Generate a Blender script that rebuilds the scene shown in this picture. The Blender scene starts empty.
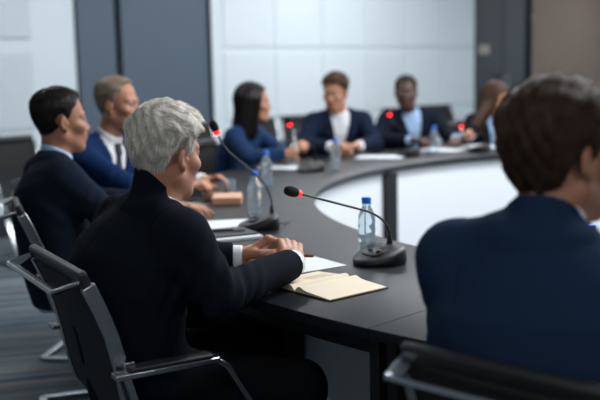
import bpy, math, random
import numpy as np
from mathutils import Vector, Matrix

random.seed(4)
RNG = np.random.default_rng(4)
SC = bpy.context.scene
COL = SC.collection
PI = math.pi
V = lambda *a: np.array(a, dtype=float)


def unit(v):
    v = np.asarray(v, float)
    return v / (np.linalg.norm(v) + 1e-12)


# ------------------------------------------------------------------ scene tree
def link(o, parent=None):
    COL.objects.link(o)
    if parent is not None:
        o.parent = parent
    return o


def tag(o, label=None, cat=None, group=None, kind=None):
    if label: o['label'] = label
    if cat: o['category'] = cat
    if group: o['group'] = group
    if kind: o['kind'] = kind
    return o


def thing(name, label, cat, loc=(0, 0, 0), rz=0.0, group=None):
    o = bpy.data.objects.new(name, None)
    o.empty_display_size = 0.1
    o.location = loc
    o.rotation_euler = (0, 0, rz)
    link(o)
    return tag(o, label, cat, group)


def copy_tree(o, parent=None):
    c = o.copy()
    COL.objects.link(c)
    if parent is not None:
        c.parent = parent
    for ch in list(o.children):
        copy_tree(ch, c)
    return c


# ------------------------------------------------------------------ materials
def lin(c):
    if isinstance(c, str):
        c = [int(c[i:i + 2], 16) / 255 for i in (0, 2, 4)]
    return tuple((x / 12.92 if x <= .04045 else ((x + .055) / 1.055) ** 2.4) for x in c)


def mat(name, color, rough=.5, metal=0.0, noise=0.0, nscale=40, bump=0.0, bscale=200, sheen=0.0,
        spec=.5, trans=0.0, ior=1.45, emit=None, estr=0.0, sss=0.0, tint=None, alpha=None, coat=0.0):
    m = bpy.data.materials.new(name)
    m.use_nodes = True
    nt = m.node_tree
    b = nt.nodes['Principled BSDF']
    c = lin(color)
    b.inputs['Base Color'].default_value = (*c, 1)
    b.inputs['Roughness'].default_value = rough
    b.inputs['Metallic'].default_value = metal
    b.inputs['Specular IOR Level'].default_value = spec
    b.inputs['IOR'].default_value = ior
    b.inputs['Transmission Weight'].default_value = trans
    b.inputs['Coat Weight'].default_value = coat
    if sheen:
        b.inputs['Sheen Weight'].default_value = sheen
        b.inputs['Sheen Roughness'].default_value = .5
    if sss:
        b.inputs['Subsurface Weight'].default_value = sss
        b.inputs['Subsurface Radius'].default_value = (1, .35, .2)
        b.inputs['Subsurface Scale'].default_value = .006
    if emit:
        b.inputs['Emission Color'].default_value = (*lin(emit), 1)
        b.inputs['Emission Strength'].default_value = estr
    src = None
    tc = nt.nodes.new('ShaderNodeTexCoord')
    if noise:
        n = nt.nodes.new('ShaderNodeTexNoise')
        n.inputs['Scale'].default_value = nscale
        n.inputs['Detail'].default_value = 4
        nt.links.new(tc.outputs['Object'], n.inputs['Vector'])
        mx = nt.nodes.new('ShaderNodeMix'); mx.data_type = 'RGBA'
        mx.inputs[6].default_value = (*[x * (1 - noise) for x in c], 1)
        mx.inputs[7].default_value = (*[min(1, x * (1 + noise)) for x in c], 1)
        nt.links.new(n.outputs['Fac'], mx.inputs[0])
        src = mx.outputs[2]
    if tint:
        at = nt.nodes.new('ShaderNodeAttribute'); at.attribute_name = 'tint'
        mx = nt.nodes.new('ShaderNodeMix'); mx.data_type = 'RGBA'
        mx.inputs[7].default_value = (*lin(tint), 1)
        mx.inputs[6].default_value = (*c, 1)
        nt.links.new(at.outputs['Fac'], mx.inputs[0])
        if src is not None: nt.links.new(src, mx.inputs[6])
        src = mx.outputs[2]
    if src is not None:
        nt.links.new(src, b.inputs['Base Color'])
    if bump:
        n = nt.nodes.new('ShaderNodeTexNoise')
        n.inputs['Scale'].default_value = bscale
        nt.links.new(tc.outputs['Object'], n.inputs['Vector'])
        bp = nt.nodes.new('ShaderNodeBump')
        bp.inputs['Strength'].default_value = bump
        bp.inputs['Distance'].default_value = .002
        nt.links.new(n.outputs['Fac'], bp.inputs['Height'])
        nt.links.new(bp.outputs['Normal'], b.inputs['Normal'])
    return m


def hair_mat(name, c1, c2, rough=.38):
    m = bpy.data.materials.new(name); m.use_nodes = True
    nt = m.node_tree; b = nt.nodes['Principled BSDF']
    at = nt.nodes.new('ShaderNodeAttribute'); at.attribute_name = 'tint'
    mx = nt.nodes.new('ShaderNodeMix'); mx.data_type = 'RGBA'
    mx.inputs[6].default_value = (*lin(c1), 1); mx.inputs[7].default_value = (*lin(c2), 1)
    nt.links.new(at.outputs['Fac'], mx.inputs[0])
    nt.links.new(mx.outputs[2], b.inputs['Base Color'])
    b.inputs['Roughness'].default_value = rough
    b.inputs['Specular IOR Level'].default_value = .32
    return m


M = {}
M['chrome'] = mat('chrome', (.66, .68, .70), .24, 1.0)
M['steel'] = mat('brushed_steel', (.62, .64, .66), .32, 1.0)
M['mesh'] = mat('chair_mesh_fabric', (.058, .064, .072), .75, bump=.5, bscale=900)
M['leather'] = mat('black_leather', (.13, .13, .135), .42, bump=.3, bscale=300)
M['plastic'] = mat('black_plastic', (.055, .058, .062), .38, bump=.25, bscale=1400)
M['gloss'] = mat('gloss_black', (.06, .062, .068), .34)
M['foam'] = mat('foam_black', (.045, .045, .048), .95, bump=1.0, bscale=900)
M['table'] = mat('table_laminate', (.066, .080, .098), .40, spec=.28, noise=.12, nscale=90, bump=.06, bscale=700)
M['table_edge'] = mat('dark_panel', (.075, .08, .088), .5, spec=.3, noise=.1, nscale=60)
M['white_panel'] = mat('white_laminate', (.80, .82, .84), .45)
M['paper'] = mat('white_paper', (.80, .82, .845), .8, noise=.02, nscale=30)
M['cream'] = mat('cream_paper', (.83, .785, .70), .8, noise=.03, nscale=18)
M['cover'] = mat('notebook_cover', (.30, .21, .15), .6, noise=.1)
M['tan'] = mat('tan_cover', (.78, .60, .48), .55, noise=.06, nscale=50)
M['dark_cover'] = mat('dark_folder', (.16, .17, .19), .5)
M['bluecap'] = mat('blue_cap', (.07, .42, .85), .4, sss=0)
M['bronze'] = mat('bronze_metal', (.55, .40, .27), .3, .8)
M['white_shirt'] = mat('white_cotton', (.86, .87, .89), .8, sheen=.1, bump=.2, bscale=800)
M['blue_shirt'] = mat('light_blue_cotton', (.62, .74, .88), .8, sheen=.1, bump=.2, bscale=800)
M['eye'] = mat('eye_white', (.60, .56, .53), .45, spec=.2)
M['iris'] = mat('iris_dark', (.12, .08, .06), .15)
M['shoe'] = mat('black_shoe', (.05, .05, .05), .3)
M['red'] = mat('red_light_ring', (.9, .12, .08), .4, emit=(1, .10, .08), estr=6.0)
M['coral'] = mat('coral_light_ring', (.95, .30, .20), .4, emit=(1, .22, .12), estr=.9)


def water_mat():
    m = bpy.data.materials.new('clear_bottle'); m.use_nodes = True
    nt = m.node_tree; b = nt.nodes['Principled BSDF']
    b.inputs['Base Color'].default_value = (.80, .93, 1.0, 1)
    b.inputs['Roughness'].default_value = .04
    b.inputs['Transmission Weight'].default_value = .88
    b.inputs['IOR'].default_value = 1.16
    return m


M['bottle'] = water_mat()


# ------------------------------------------------------------------ mesh builder
class MB:
    def __init__(s):
        s.v = []; s.f = []; s.mi = []

    def add(s, vs, fs, mi=0):
        b = len(s.v)
        s.v += [tuple(map(float, p)) for p in vs]
        for f in fs:
            s.f.append(tuple(b + i for i in f)); s.mi.append(mi)
        return s

    def box(s, c, half, R=None, mi=0):
        R = np.eye(3) if R is None else R
        vs = [np.asarray(c) + R @ (np.array([x, y, z]) * half) for x in (-1, 1) for y in (-1, 1) for z in (-1, 1)]
        return s.add(vs, [(0, 1, 3, 2), (4, 6, 7, 5), (0, 4, 5, 1), (2, 3, 7, 6), (0, 2, 6, 4), (1, 5, 7, 3)], mi)

    def tube(s, pts, r, n=10, cap=True, mi=0):
        pts = [np.asarray(p, float) for p in pts]
        rs = r if hasattr(r, '__len__') else [r] * len(pts)
        up = V(0, 0, 1)
        vs = []; prev = None
        for i, p in enumerate(pts):
            t = unit(pts[min(i + 1, len(pts) - 1)] - pts[max(i - 1, 0)])
            if prev is None:
                a = up if abs(t @ up) < .9 else V(1, 0, 0)
                x = unit(np.cross(a, t))
            else:
                x = unit(prev - t * (prev @ t))
            prev = x
            y = np.cross(t, x)
            for k in range(n):
                a = 2 * PI * k / n
                vs.append(p + rs[i] * (x * math.cos(a) + y * math.sin(a)))
        fs = []
        for i in range(len(pts) - 1):
            for k in range(n):
                fs.append((i * n + k, i * n + (k + 1) % n, (i + 1) * n + (k + 1) % n, (i + 1) * n + k))
        if cap:
            fs.append(tuple(range(n - 1, -1, -1)))
            fs.append(tuple((len(pts) - 1) * n + k for k in range(n)))
        return s.add(vs, fs, mi)

    def bar(s, pts, side, w, t, mi=0):
        """flat bar: pts in a plane whose normal is side; w along side, t across"""
        pts = [np.asarray(p, float) for p in pts]; side = unit(side)
        vs = []
        for i, p in enumerate(pts):
            a = unit(pts[i] - pts[i - 1]) if i else unit(pts[1] - pts[0])
            b = unit(pts[i + 1] - pts[i]) if i < len(pts) - 1 else a
            tt = unit(a + b); n = unit(np.cross(side, tt))
            k = 1 / max(.5, (unit(np.cross(side, a)) @ n))
            for (sx, sn) in ((-1, -1), (1, -1), (1, 1), (-1, 1)):
                vs.append(p + side * sx * w / 2 + n * sn * t / 2 * k)
        fs = []
        for i in range(len(pts) - 1):
            for k in range(4):
                fs.append((i * 4 + k, i * 4 + (k + 1) % 4, (i + 1) * 4 + (k + 1) % 4, (i + 1) * 4 + k))
        e = (len(pts) - 1) * 4
        fs += [(3, 2, 1, 0), (e, e + 1, e + 2, e + 3)]
        return s.add(vs, fs, mi)

    def lathe(s, prof, n=28, c=(0, 0, 0), mi=0, R=None):
        R = np.eye(3) if R is None else R
        vs = []; fs = []
        c = np.asarray(c, float)
        for r, z in prof:
            for k in range(n):
                a = 2 * PI * k / n
                vs.append(c + R @ V(r * math.cos(a), r * math.sin(a), z))
        m = len(prof)
        for i in range(m - 1):
            for k in range(n):
                fs.append((i * n + k, i * n + (k + 1) % n, (i + 1) * n + (k + 1) % n, (i + 1) * n + k))
        fs.append(tuple(range(n - 1, -1, -1)))
        fs.append(tuple((m - 1) * n + k for k in range(n)))
        return s.add(vs, fs, mi)

    def grid(s, P, mi=0, closed=False):
        nu, nv = len(P), len(P[0])
        vs = [p for row in P for p in row]
        fs = [(i * nv + j, (i + 1) * nv + j, (i + 1) * nv + j + 1, i * nv + j + 1) for i in range(nu - 1) for j in range(nv - 1)]
        return s.add(vs, fs, mi)

    def build(s, name, m, parent=None, smooth=True, bevel=0.0, seg=2, weld=False, angle=40):
        me = bpy.data.meshes.new(name)
        me.from_pydata(s.v, [], s.f)
        ms = m if isinstance(m, (list, tuple)) else [m]
        for x in ms: me.materials.append(x)
        if len(ms) > 1:
            me.polygons.foreach_set('material_index', s.mi)
        me.validate()
        me.update()
        if smooth:
            me.shade_smooth()
            me.set_sharp_from_angle(angle=math.radians(angle))
        o = bpy.data.objects.new(name, me)
        link(o, parent)
        if bevel:
            b = o.modifiers.new('bevel', 'BEVEL')
            b.width = bevel; b.segments = seg; b.limit_method = 'ANGLE'; b.angle_limit = math.radians(40)
        return o


def np_mesh(name, v, quads, m, parent=None, tint=None, tris=None):
    me = bpy.data.meshes.new(name)
    nv = len(v); nq = len(quads)
    me.vertices.add(nv)
    me.vertices.foreach_set('co', np.ascontiguousarray(v, np.float32).ravel())
    me.loops.add(nq * 4)
    me.loops.foreach_set('vertex_index', np.ascontiguousarray(quads, np.int32).ravel())
    me.polygons.add(nq)
    me.polygons.foreach_set('loop_start', np.arange(0, nq * 4, 4, dtype=np.int32))
    me.polygons.foreach_set('loop_total', np.full(nq, 4, np.int32))
    if tint is not None:
        at = me.attributes.new('tint', 'FLOAT', 'POINT')
        at.data.foreach_set('value', np.ascontiguousarray(tint, np.float32))
    me.update(calc_edges=True)
    me.shade_smooth()
    me.materials.append(m)
    o = bpy.data.objects.new(name, me)
    return link(o, parent)


# ------------------------------------------------------------------ implicit surfaces
def smin(a, b, k):
    if k <= 0: return np.minimum(a, b)
    h = np.clip(.5 + .5 * (b - a) / k, 0, 1)
    return b + (a - b) * h - k * h * (1 - h)


def smax(a, b, k): return -smin(-a, -b, k)


def sstep(a, b, x):
    t = np.clip((x - a) / (b - a), 0, 1)
    return t * t * (3 - 2 * t)


def p_ell(c, r, R=None):
    c = np.asarray(c, float); r = np.asarray(r, float)
    def f(P):
        q = P - c
        if R is not None: q = q @ R
        k0 = np.sqrt(((q / r) ** 2).sum(1)) + 1e-9
        k1 = np.sqrt(((q / r ** 2) ** 2).sum(1)) + 1e-9
        return k0 * (k0 - 1) / k1
    return f, c, float(r.max())


def p_cone(a, b, ra, rb, flat=False):
    a = np.asarray(a, float); b = np.asarray(b, float)
    ab = b - a; L2 = ab @ ab; L = math.sqrt(L2)
    def f(P):
        h = (P - a) @ ab / L2
        hc = np.clip(h, 0, 1)
        d = np.linalg.norm(P - a - hc[:, None] * ab, axis=1) - (ra + (rb - ra) * hc)
        if flat: d = np.maximum(d, (h - 1) * L)
        return d
    return f, (a + b) / 2, L / 2 + max(ra, rb)


def p_box(c, half, R, rd):
    c = np.asarray(c, float); half = np.asarray(half, float)
    def f(P):
        q = np.abs((P - c) @ R) - (half - rd)
        return np.linalg.norm(np.maximum(q, 0), axis=1) + np.minimum(q.max(1), 0) - rd
    return f, c, float(np.linalg.norm(half))


def p_fn(f, c=None, r=1e9):
    return f, (np.zeros(3) if c is None else np.asarray(c, float)), r


def evaluate(ops, P, bc=None, br=0.0):
    d = None
    for op, (f, c, r), k in ops:
        if op in 'us' and bc is not None and r < 1e8 and np.linalg.norm(bc - c) - r > br + k + .012:
            continue
        if op == 'd':
            if d is not None: d = d + f(P)
            continue
        e = f(P)
        if d is None:
            if op == 'u': d = e
            continue
        if op == 'u': d = smin(d, e, k)
        elif op == 's': d = smax(d, -e, k)
        elif op == 'i': d = smax(d, e, k)
    if d is None: d = np.full(len(P), 1.0)
    return d


def surf(ops, lo, hi, h, B=12):
    """block-sparse surface nets"""
    lo = np.asarray(lo, float) - 2 * h; hi = np.asarray(hi, float) + 2 * h
    nb = np.ceil((hi - lo) / (h * B)).astype(int)
    g = np.stack(np.meshgrid(*[np.arange(n) for n in nb], indexing='ij'), -1).reshape(-1, 3)
    cen = lo + (g + .5) * B * h
    D = evaluate(ops, cen)
    act = g[np.abs(D) < B * h * .8660 * 1.55 + .02]
    n = B + 2
    idx = np.stack(np.meshgrid(*[np.arange(-1, B + 1)] * 3, indexing='ij'), -1).reshape(-1, 3)
    corners = np.array([(x, y, z) for x in (0, 1) for y in (0, 1) for z in (0, 1)])
    edges = [(a, b) for a in range(8) for b in range(a + 1, 8) if np.abs(corners[a] - corners[b]).sum() == 1]
    NX = (nb + 2) * B + 4
    allid = []; allv = []; allq = []
    def cid(ijk): return ((ijk[:, 0] + 2) * NX[1] + (ijk[:, 1] + 2)) * NX[2] + ijk[:, 2] + 2
    for b in act:
        o = b * B
        P = lo + (idx + o) * h
        bc = lo + (o + B / 2) * h
        D = evaluate(ops, P, bc, (B / 2 + 1) * h * 1.74)
        if D.min() >= 0 or D.max() < 0: continue
        D = D.reshape(n, n, n)
        S = D < 0
        m = n - 1
        cnt = np.zeros((m, m, m), int)
        for c in corners: cnt += S[c[0]:c[0] + m, c[1]:c[1] + m, c[2]:c[2] + m]
        ci = np.argwhere((cnt > 0) & (cnt < 8))
        if not len(ci): continue
        dv = np.stack([D[ci[:, 0] + c[0], ci[:, 1] + c[1], ci[:, 2] + c[2]] for c in corners], 1)
        acc = np.zeros((len(ci), 3)); w = np.zeros(len(ci))
        for a, e in edges:
            da, de = dv[:, a], dv[:, e]
            x = (da < 0) != (de < 0)
            t = np.where(x, da / np.where(x, da - de, 1), 0)
            p = corners[a] + t[:, None] * (corners[e] - corners[a])
            acc += p * x[:, None]; w += x
        vp = lo + (ci - 1 + o + acc / w[:, None]) * h
        allid.append(cid(ci - 1 + o)); allv.append(vp)
        for ax in range(3):
            s0 = S[1:n - 1, 1:n - 1, 1:n - 1]
            sl = [slice(1, n - 1)] * 3; sl[ax] = slice(2, n)
            s1 = S[tuple(sl)]
            for pol in (0, 1):
                e = np.argwhere(s0 & ~s1) if pol == 0 else np.argwhere(~s0 & s1)
                if not len(e): continue
                base = e + o
                u_, v_ = (ax + 1) % 3, (ax + 2) % 3
                du = np.zeros(3, int); du[u_] = 1
                dw = np.zeros(3, int); dw[v_] = 1
                q = [cid(base - du - dw), cid(base - dw), cid(base), cid(base - du)]
                if pol: q = q[::-1]
                allq.append(np.stack(q, 1))
    if not allv: return np.zeros((0, 3)), np.zeros((0, 4), int)
    ids = np.concatenate(allid); vs = np.concatenate(allv); qs = np.concatenate(allq)
    uid, first = np.unique(ids, return_index=True)
    vs = vs[first]
    k = np.searchsorted(uid, qs)
    k = np.clip(k, 0, len(uid) - 1)
    ok = (uid[k] == qs).all(1)
    return vs, k[ok]


def waves(P, seeds, freq, amp):
    """soft random ripples"""
    r = np.random.default_rng(seeds)
    d = np.zeros(len(P))
    for i in range(5):
        k = r.normal(size=3); k = k / np.linalg.norm(k) * freq * r.uniform(.7, 1.5)
        w = r.normal(size=3) * freq * .5
        d += np.sin(P @ k + r.uniform(0, 6.28) + 1.6 * np.sin(P @ w + r.uniform(0, 6.28)))
    return d / 5 * amp


def mirror2(c): return [np.array([sx * c[0], c[1], c[2]]) for sx in (-1, 1)]


def hd(deg):
    a = math.radians(deg)
    f = V(math.sin(a), math.cos(a), 0); r = V(math.cos(a), -math.sin(a), 0)
    return r, f


def frame(head, pitch=0, roll=0):
    r, f = hd(head); u = V(0, 0, 1)
    p = math.radians(pitch)
    f2 = f * math.cos(p) - u * math.sin(p); u2 = u * math.cos(p) + f * math.sin(p)
    q = math.radians(roll)
    r2 = r * math.cos(q) - u2 * math.sin(q); u3 = u2 * math.cos(q) + r * math.sin(q)
    return np.stack([r2, f2, u3], 1)


# ------------------------------------------------------------------ people
def hand_ops(W, d, n, side, curl=(35, 40, 25), thumb=.5, s=1.0, spread=0.0):
    """W wrist, d towards knuckles, n out of the back of the hand, side +1 right hand"""
    d = unit(d); n = unit(n - d * (n @ d))
    t = np.cross(n, d) * side                        # thumb side
    Rm = np.stack([t, d, n], 1)
    ops = [('u', p_box(W + d * .052 * s, V(.036, .046, .011) * s, Rm, .0105 * s), .01)]
    offs = (.029, .0095, -.0105, -.029)
    pl = (.041, .046, .042, .033); ml = (.026, .030, .028, .020); dl = (.021, .023, .022, .019)
    kn = (.090, .096, .092, .083)
    for i in range(4):
        K = W + (d * kn[i] + t * offs[i] + n * .0045) * s
        ops.append(('u', p_cone(W + (d * .02 + t * offs[i] * .55) * s, K, .0105 * s, .0108 * s), .005))
        a = 0; p = K; r0 = (.0102, .0104, .0100, .0088)[i] * s
        tt = t * math.sin(math.radians(spread * (1.5 - i)))
        for j, (L, c) in enumerate(zip((pl[i], ml[i], dl[i]), curl)):
            a += math.radians(c + (i - 1) * 4)
            q = p + unit(d * math.cos(a) - n * math.sin(a) + tt) * L * s
            ops.append(('u', p_cone(p, q, r0, r0 * .9), .004 if j else .006))
            p = q; r0 *= .9
    # thumb leaves the side of the palm
    b = W + (d * .022 + t * .026 - n * .006) * s
    d1 = unit(t * .62 + d * .62 - n * .35 * (1 + thumb))
    d2 = unit(t * (.35 - .6 * thumb) + d * .85 - n * .35 * (1 + thumb))
    d3 = unit(t * (.15 - .9 * thumb) + d * .9 - n * .2)
    q1 = b + d1 * .042 * s; q2 = q1 + d2 * .034 * s; q3 = q2 + d3 * .026 * s
    ops += [('u', p_cone(b, q1, .0165 * s, .0125 * s), .012), ('u', p_cone(q1, q2, .0120 * s, .0105 * s), .004),
            ('u', p_cone(q2, q3, .0108 * s, .0085 * s), .003)]
    return ops


def head_ops(Hc, Rh, s=1.0, jaw=1.0, nose=1.0):
    L = lambda x, y, z: Hc + Rh @ (V(x, y, z) * s)
    E = lambda c, r, R=Rh: p_ell(L(*c), V(*r) * s, R)
    Cn = lambda a, b, ra, rb: p_cone(L(*a), L(*b), ra * s, rb * s)
    o = [('u', E((0, -.014, .036), (.0755, .097, .083)), .0),
         ('u', E((0, .034, -.040), (.058 * jaw, .060, .072)), .035),
         ('u', Cn((-.012, .070, -.100), (.012, .070, -.100), .019, .019), .028)]
    for x in (-1, 1):
        o += [('u', Cn((x * .052 * jaw, -.004, -.060), (x * .020, .062, -.098), .018, .016), .03),
              ('u', E((x * .043, .058, -.022), (.024, .026, .020)), .02),
              ('u', Cn((x * .012, .084, .026), (x * .044, .066, .024), .010, .009), .014)]
    for x in (-1, 1):
        o.append(('s', E((x * .0315, .095, .006), (.019, .018, .013)), .012))
    o += [('u', Cn((0, .084, .012), (0, .106 + .006 * (nose - 1) / .2, -.028), .0075, .0115), .010),
          ('u', E((0, .088, -.060), (.026, .014, .009)), .008),
          ('u', E((0, .087, -.072), (.022, .013, .008)), .007),
          ('s', E((0, .103, -.0655), (.024, .010, .0014)), .004),
          ('u', E((0, .076, -.052), (.030, .020, .030)), .02)]
    for x in (-1, 1):
        ec = L(x * .0315, .0775, .006); rr_ = .0142 * s
        def lid(P, ec=ec, rr_=rr_):
            q = (P - ec) @ Rh
            d_ = np.linalg.norm(q, axis=1) - rr_
            return np.maximum(d_, .0042 * s - np.abs(q[:, 2] + .0012 * s + .10 * q[:, 1] - .001))
        o.append(('u', (lid, ec, rr_), .003))
        o.append(('u', E((x * .012, .094, -.033), (.009, .011, .008)), .006))
        o.append(('s', E((x * .007, .101, -.042), (.004, .006, .004)), .003))
        # ears
        a = math.radians(14 * x)
        Re = Rh @ np.array([[math.cos(a), -math.sin(a), 0], [math.sin(a), math.cos(a), 0], [0, 0, 1]])
        o.append(('u', p_ell(L(x * .078, -.014, -.008), V(.008, .0175, .028) * s, Re), .007))
        o.append(('u', p_ell(L(x * .076, -.004, -.030), V(.007, .009, .013) * s, Re), .006))
        o.append(('s', p_ell(L(x * .0870, -.009, -.006), V(.0065, .0100, .0175) * s, Re), .004))
        o.append(('u', p_ell(L(x * .078, .004, -.012), V(.005, .006, .008) * s, Re), .004))
    return o


PHI = np.array([0, .45, .75, .95, 1.12, 1.30, 1.45, 1.60, 1.80, 2.00, 2.20, 2.5, PI])
ZLN = np.array([.082, .078, .066, .040, .034, -.012, -.028, .008, -.004, -.035, -.064, -.080, -.086])


def hair_field(Hc, Rh, s, st):
    """scalp shell: thickness falls to nothing at the hairline"""
    top, side = st.get('top', .022), st.get('side', .008)
    zl = ZLN + np.interp(PHI, [0, .9, PI], [st.get('front', 0), st.get('temple', 0), st.get('nape', 0)])
    parts = [p_ell((0, -.014, .036), (.0755, .097, .083)), p_ell((0, -.024, -.040), (.056, .053, .068))]
    amp = st.get('clump', .0025)
    quiff = st.get('quiff', 0)
    def f(P):
        p = (P - Hc) @ Rh / s
        d = smin(parts[0][0](p), parts[1][0](p), .035)
        phi = np.arctan2(np.abs(p[:, 0]), p[:, 1] + .012)
        m = p[:, 2] - np.interp(phi, PHI, zl) + .004 * np.sin(p[:, 0] * 160) * np.cos(p[:, 1] * 130)
        mask = sstep(-.004, 1.0, (m) / (st.get('fade', .022) + st.get('nfade', .045) * sstep(.01, -.06, p[:, 1])))
        mask = np.where(m < -.004, 0, mask)
        w = sstep(.015, .085, p[:, 2])
        t = side + (top - side) * w
        t = t + quiff * sstep(.03, .085, p[:, 1]) * sstep(.05, .09, p[:, 2])
        if st.get('vol_back'):
            t = t + st['vol_back'] * sstep(.02, -.08, p[:, 1]) * sstep(-.06, .02, p[:, 2])
        q = p * V(1, .45, 1)
        t = t + amp * np.sin(q[:, 0] * 150 + 2 * np.sin(p[:, 1] * 60)) * np.sin(q[:, 2] * 110 + q[:, 0] * 60 + 1)
        return (d - t * mask + .004 * (1 - mask)) * s
    return f


def grow(ops, v, quads, flow, n, length, rad, seg=4, lift=.006, seed=1, keep=None, K=3, jitter=.25):
    """tapering strands that follow the surface; returns verts, quads, tint"""
    r = np.random.default_rng(seed)
    A = v[quads]
    cr = np.cross(A[:, 2] - A[:, 0], A[:, 3] - A[:, 1])
    area = np.linalg.norm(cr, axis=1)
    cen = A.mean(1)
    if keep is not None:
        area = area * keep(cen)
    if area.sum() <= 0: return np.zeros((0, 3)), np.zeros((0, 4), int), np.zeros(0)
    pick = r.choice(len(quads), n, p=area / area.sum())
    ab = r.random((n, 2))
    q = A[pick]
    p = (q[:, 0] * ((1 - ab[:, :1]) * (1 - ab[:, 1:])) + q[:, 1] * (ab[:, :1] * (1 - ab[:, 1:])) +
         q[:, 2] * (ab[:, :1] * ab[:, 1:]) + q[:, 3] * ((1 - ab[:, :1]) * ab[:, 1:]))
    def grad(x):
        e = .0015; d0 = evaluate(ops, x)
        g = np.stack([evaluate(ops, x + V(*(e if i == j else 0 for j in range(3)))) - d0 for i in range(3)], 1)
        return d0, g / (np.linalg.norm(g, axis=1, keepdims=True) + 1e-9)
    Ls = length * r.uniform(.6, 1.25, n)
    lf = lift * r.uniform(-.1, 1.0, n)
    jit = r.normal(size=(n, 3)) * jitter
    d0, g = grad(p)
    p = p - g * (d0 + .001)[:, None]
    path = [p]; nrm = [g]
    for k in range(1, seg + 1):
        f = flow(p) + jit
        f = f - g * (f * g).sum(1, keepdims=True)
        f = f / (np.linalg.norm(f, axis=1, keepdims=True) + 1e-9)
        p = p + f * (Ls / seg)[:, None]
        d0, g = grad(p)
        p = p - g * (d0 - lf * (k / seg) ** 1.2)[:, None]
        path.append(p); nrm.append(g)
    vs = []; m = seg + 1
    for k in range(m):
        t = unit_rows(path[min(k + 1, seg)] - path[max(k - 1, 0)])
        b = unit_rows(np.cross(t, nrm[k]))
        rr = rad * (1 - (k / seg) ** 2 * .8)
        for j in range(K):
            a = 2 * PI * j / K
            vs.append(path[k] + rr * (b * math.cos(a) + nrm[k] * math.sin(a)))
    vs = np.stack(vs, 1).reshape(n, m * K, 3)
    fq = []
    for k in range(seg):
        for j in range(K):
            fq.append((k * K + j, k * K + (j + 1) % K, (k + 1) * K + (j + 1) % K, (k + 1) * K + j))
    fq = np.array(fq)
    Q = (np.arange(n) * m * K)[:, None, None] + fq[None]
    tint = np.repeat(np.clip(r.normal(.5, .28, n), 0, 1), m * K)
    return vs.reshape(-1, 3), Q.reshape(-1, 4), tint


def unit_rows(a): return a / (np.linalg.norm(a, axis=1, keepdims=True) + 1e-9)


TT = np.array([-.25, 0, .2, .4, .6, .78, .9, 1.0, 1.08])
TA = np.array([.150, .178, .170, .176, .190, .190, .150, .085, .070])
TB = np.array([.105, .128, .122, .122, .128, .120, .098, .070, .060])


def torso_prim(H, N, right, grow_=0.0, wide=1.0, bend=.04, seed=None, belly=0.0):
    z = unit(N - H); x = unit(right - z * (right @ z)); y = np.cross(z, x)
    L = np.linalg.norm(N - H)
    R = np.stack([x, y, z], 1)
    def loc(P):
        q = (P - H) @ R
        t = q[:, 2] / L
        tc = np.clip(t, -.25, 1.08)
        yy = q[:, 1] + bend * 4 * np.clip(tc, 0, 1) * (1 - np.clip(tc, 0, 1)) - belly * np.exp(-((tc - .2) / .25) ** 2) * .5
        return q[:, 0], yy, t
    def f(P):
        x_, y_, t = loc(P)
        tc = np.clip(t, -.25, 1.08)
        a = np.interp(tc, TT, TA) * wide + grow_; b = np.interp(tc, TT, TB) * (1 + (wide - 1) * .5) + grow_
        q = np.sqrt((x_ / a) ** 2 + (y_ / b) ** 2)
        d = (q - 1) * np.minimum(a, b)
        dz = np.maximum((t - 1.08) * L, (-.25 - t) * L)
        return smax(d, dz, .03)
    return (f, (H + N) / 2, L * .8 + .1), loc, R, L


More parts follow.
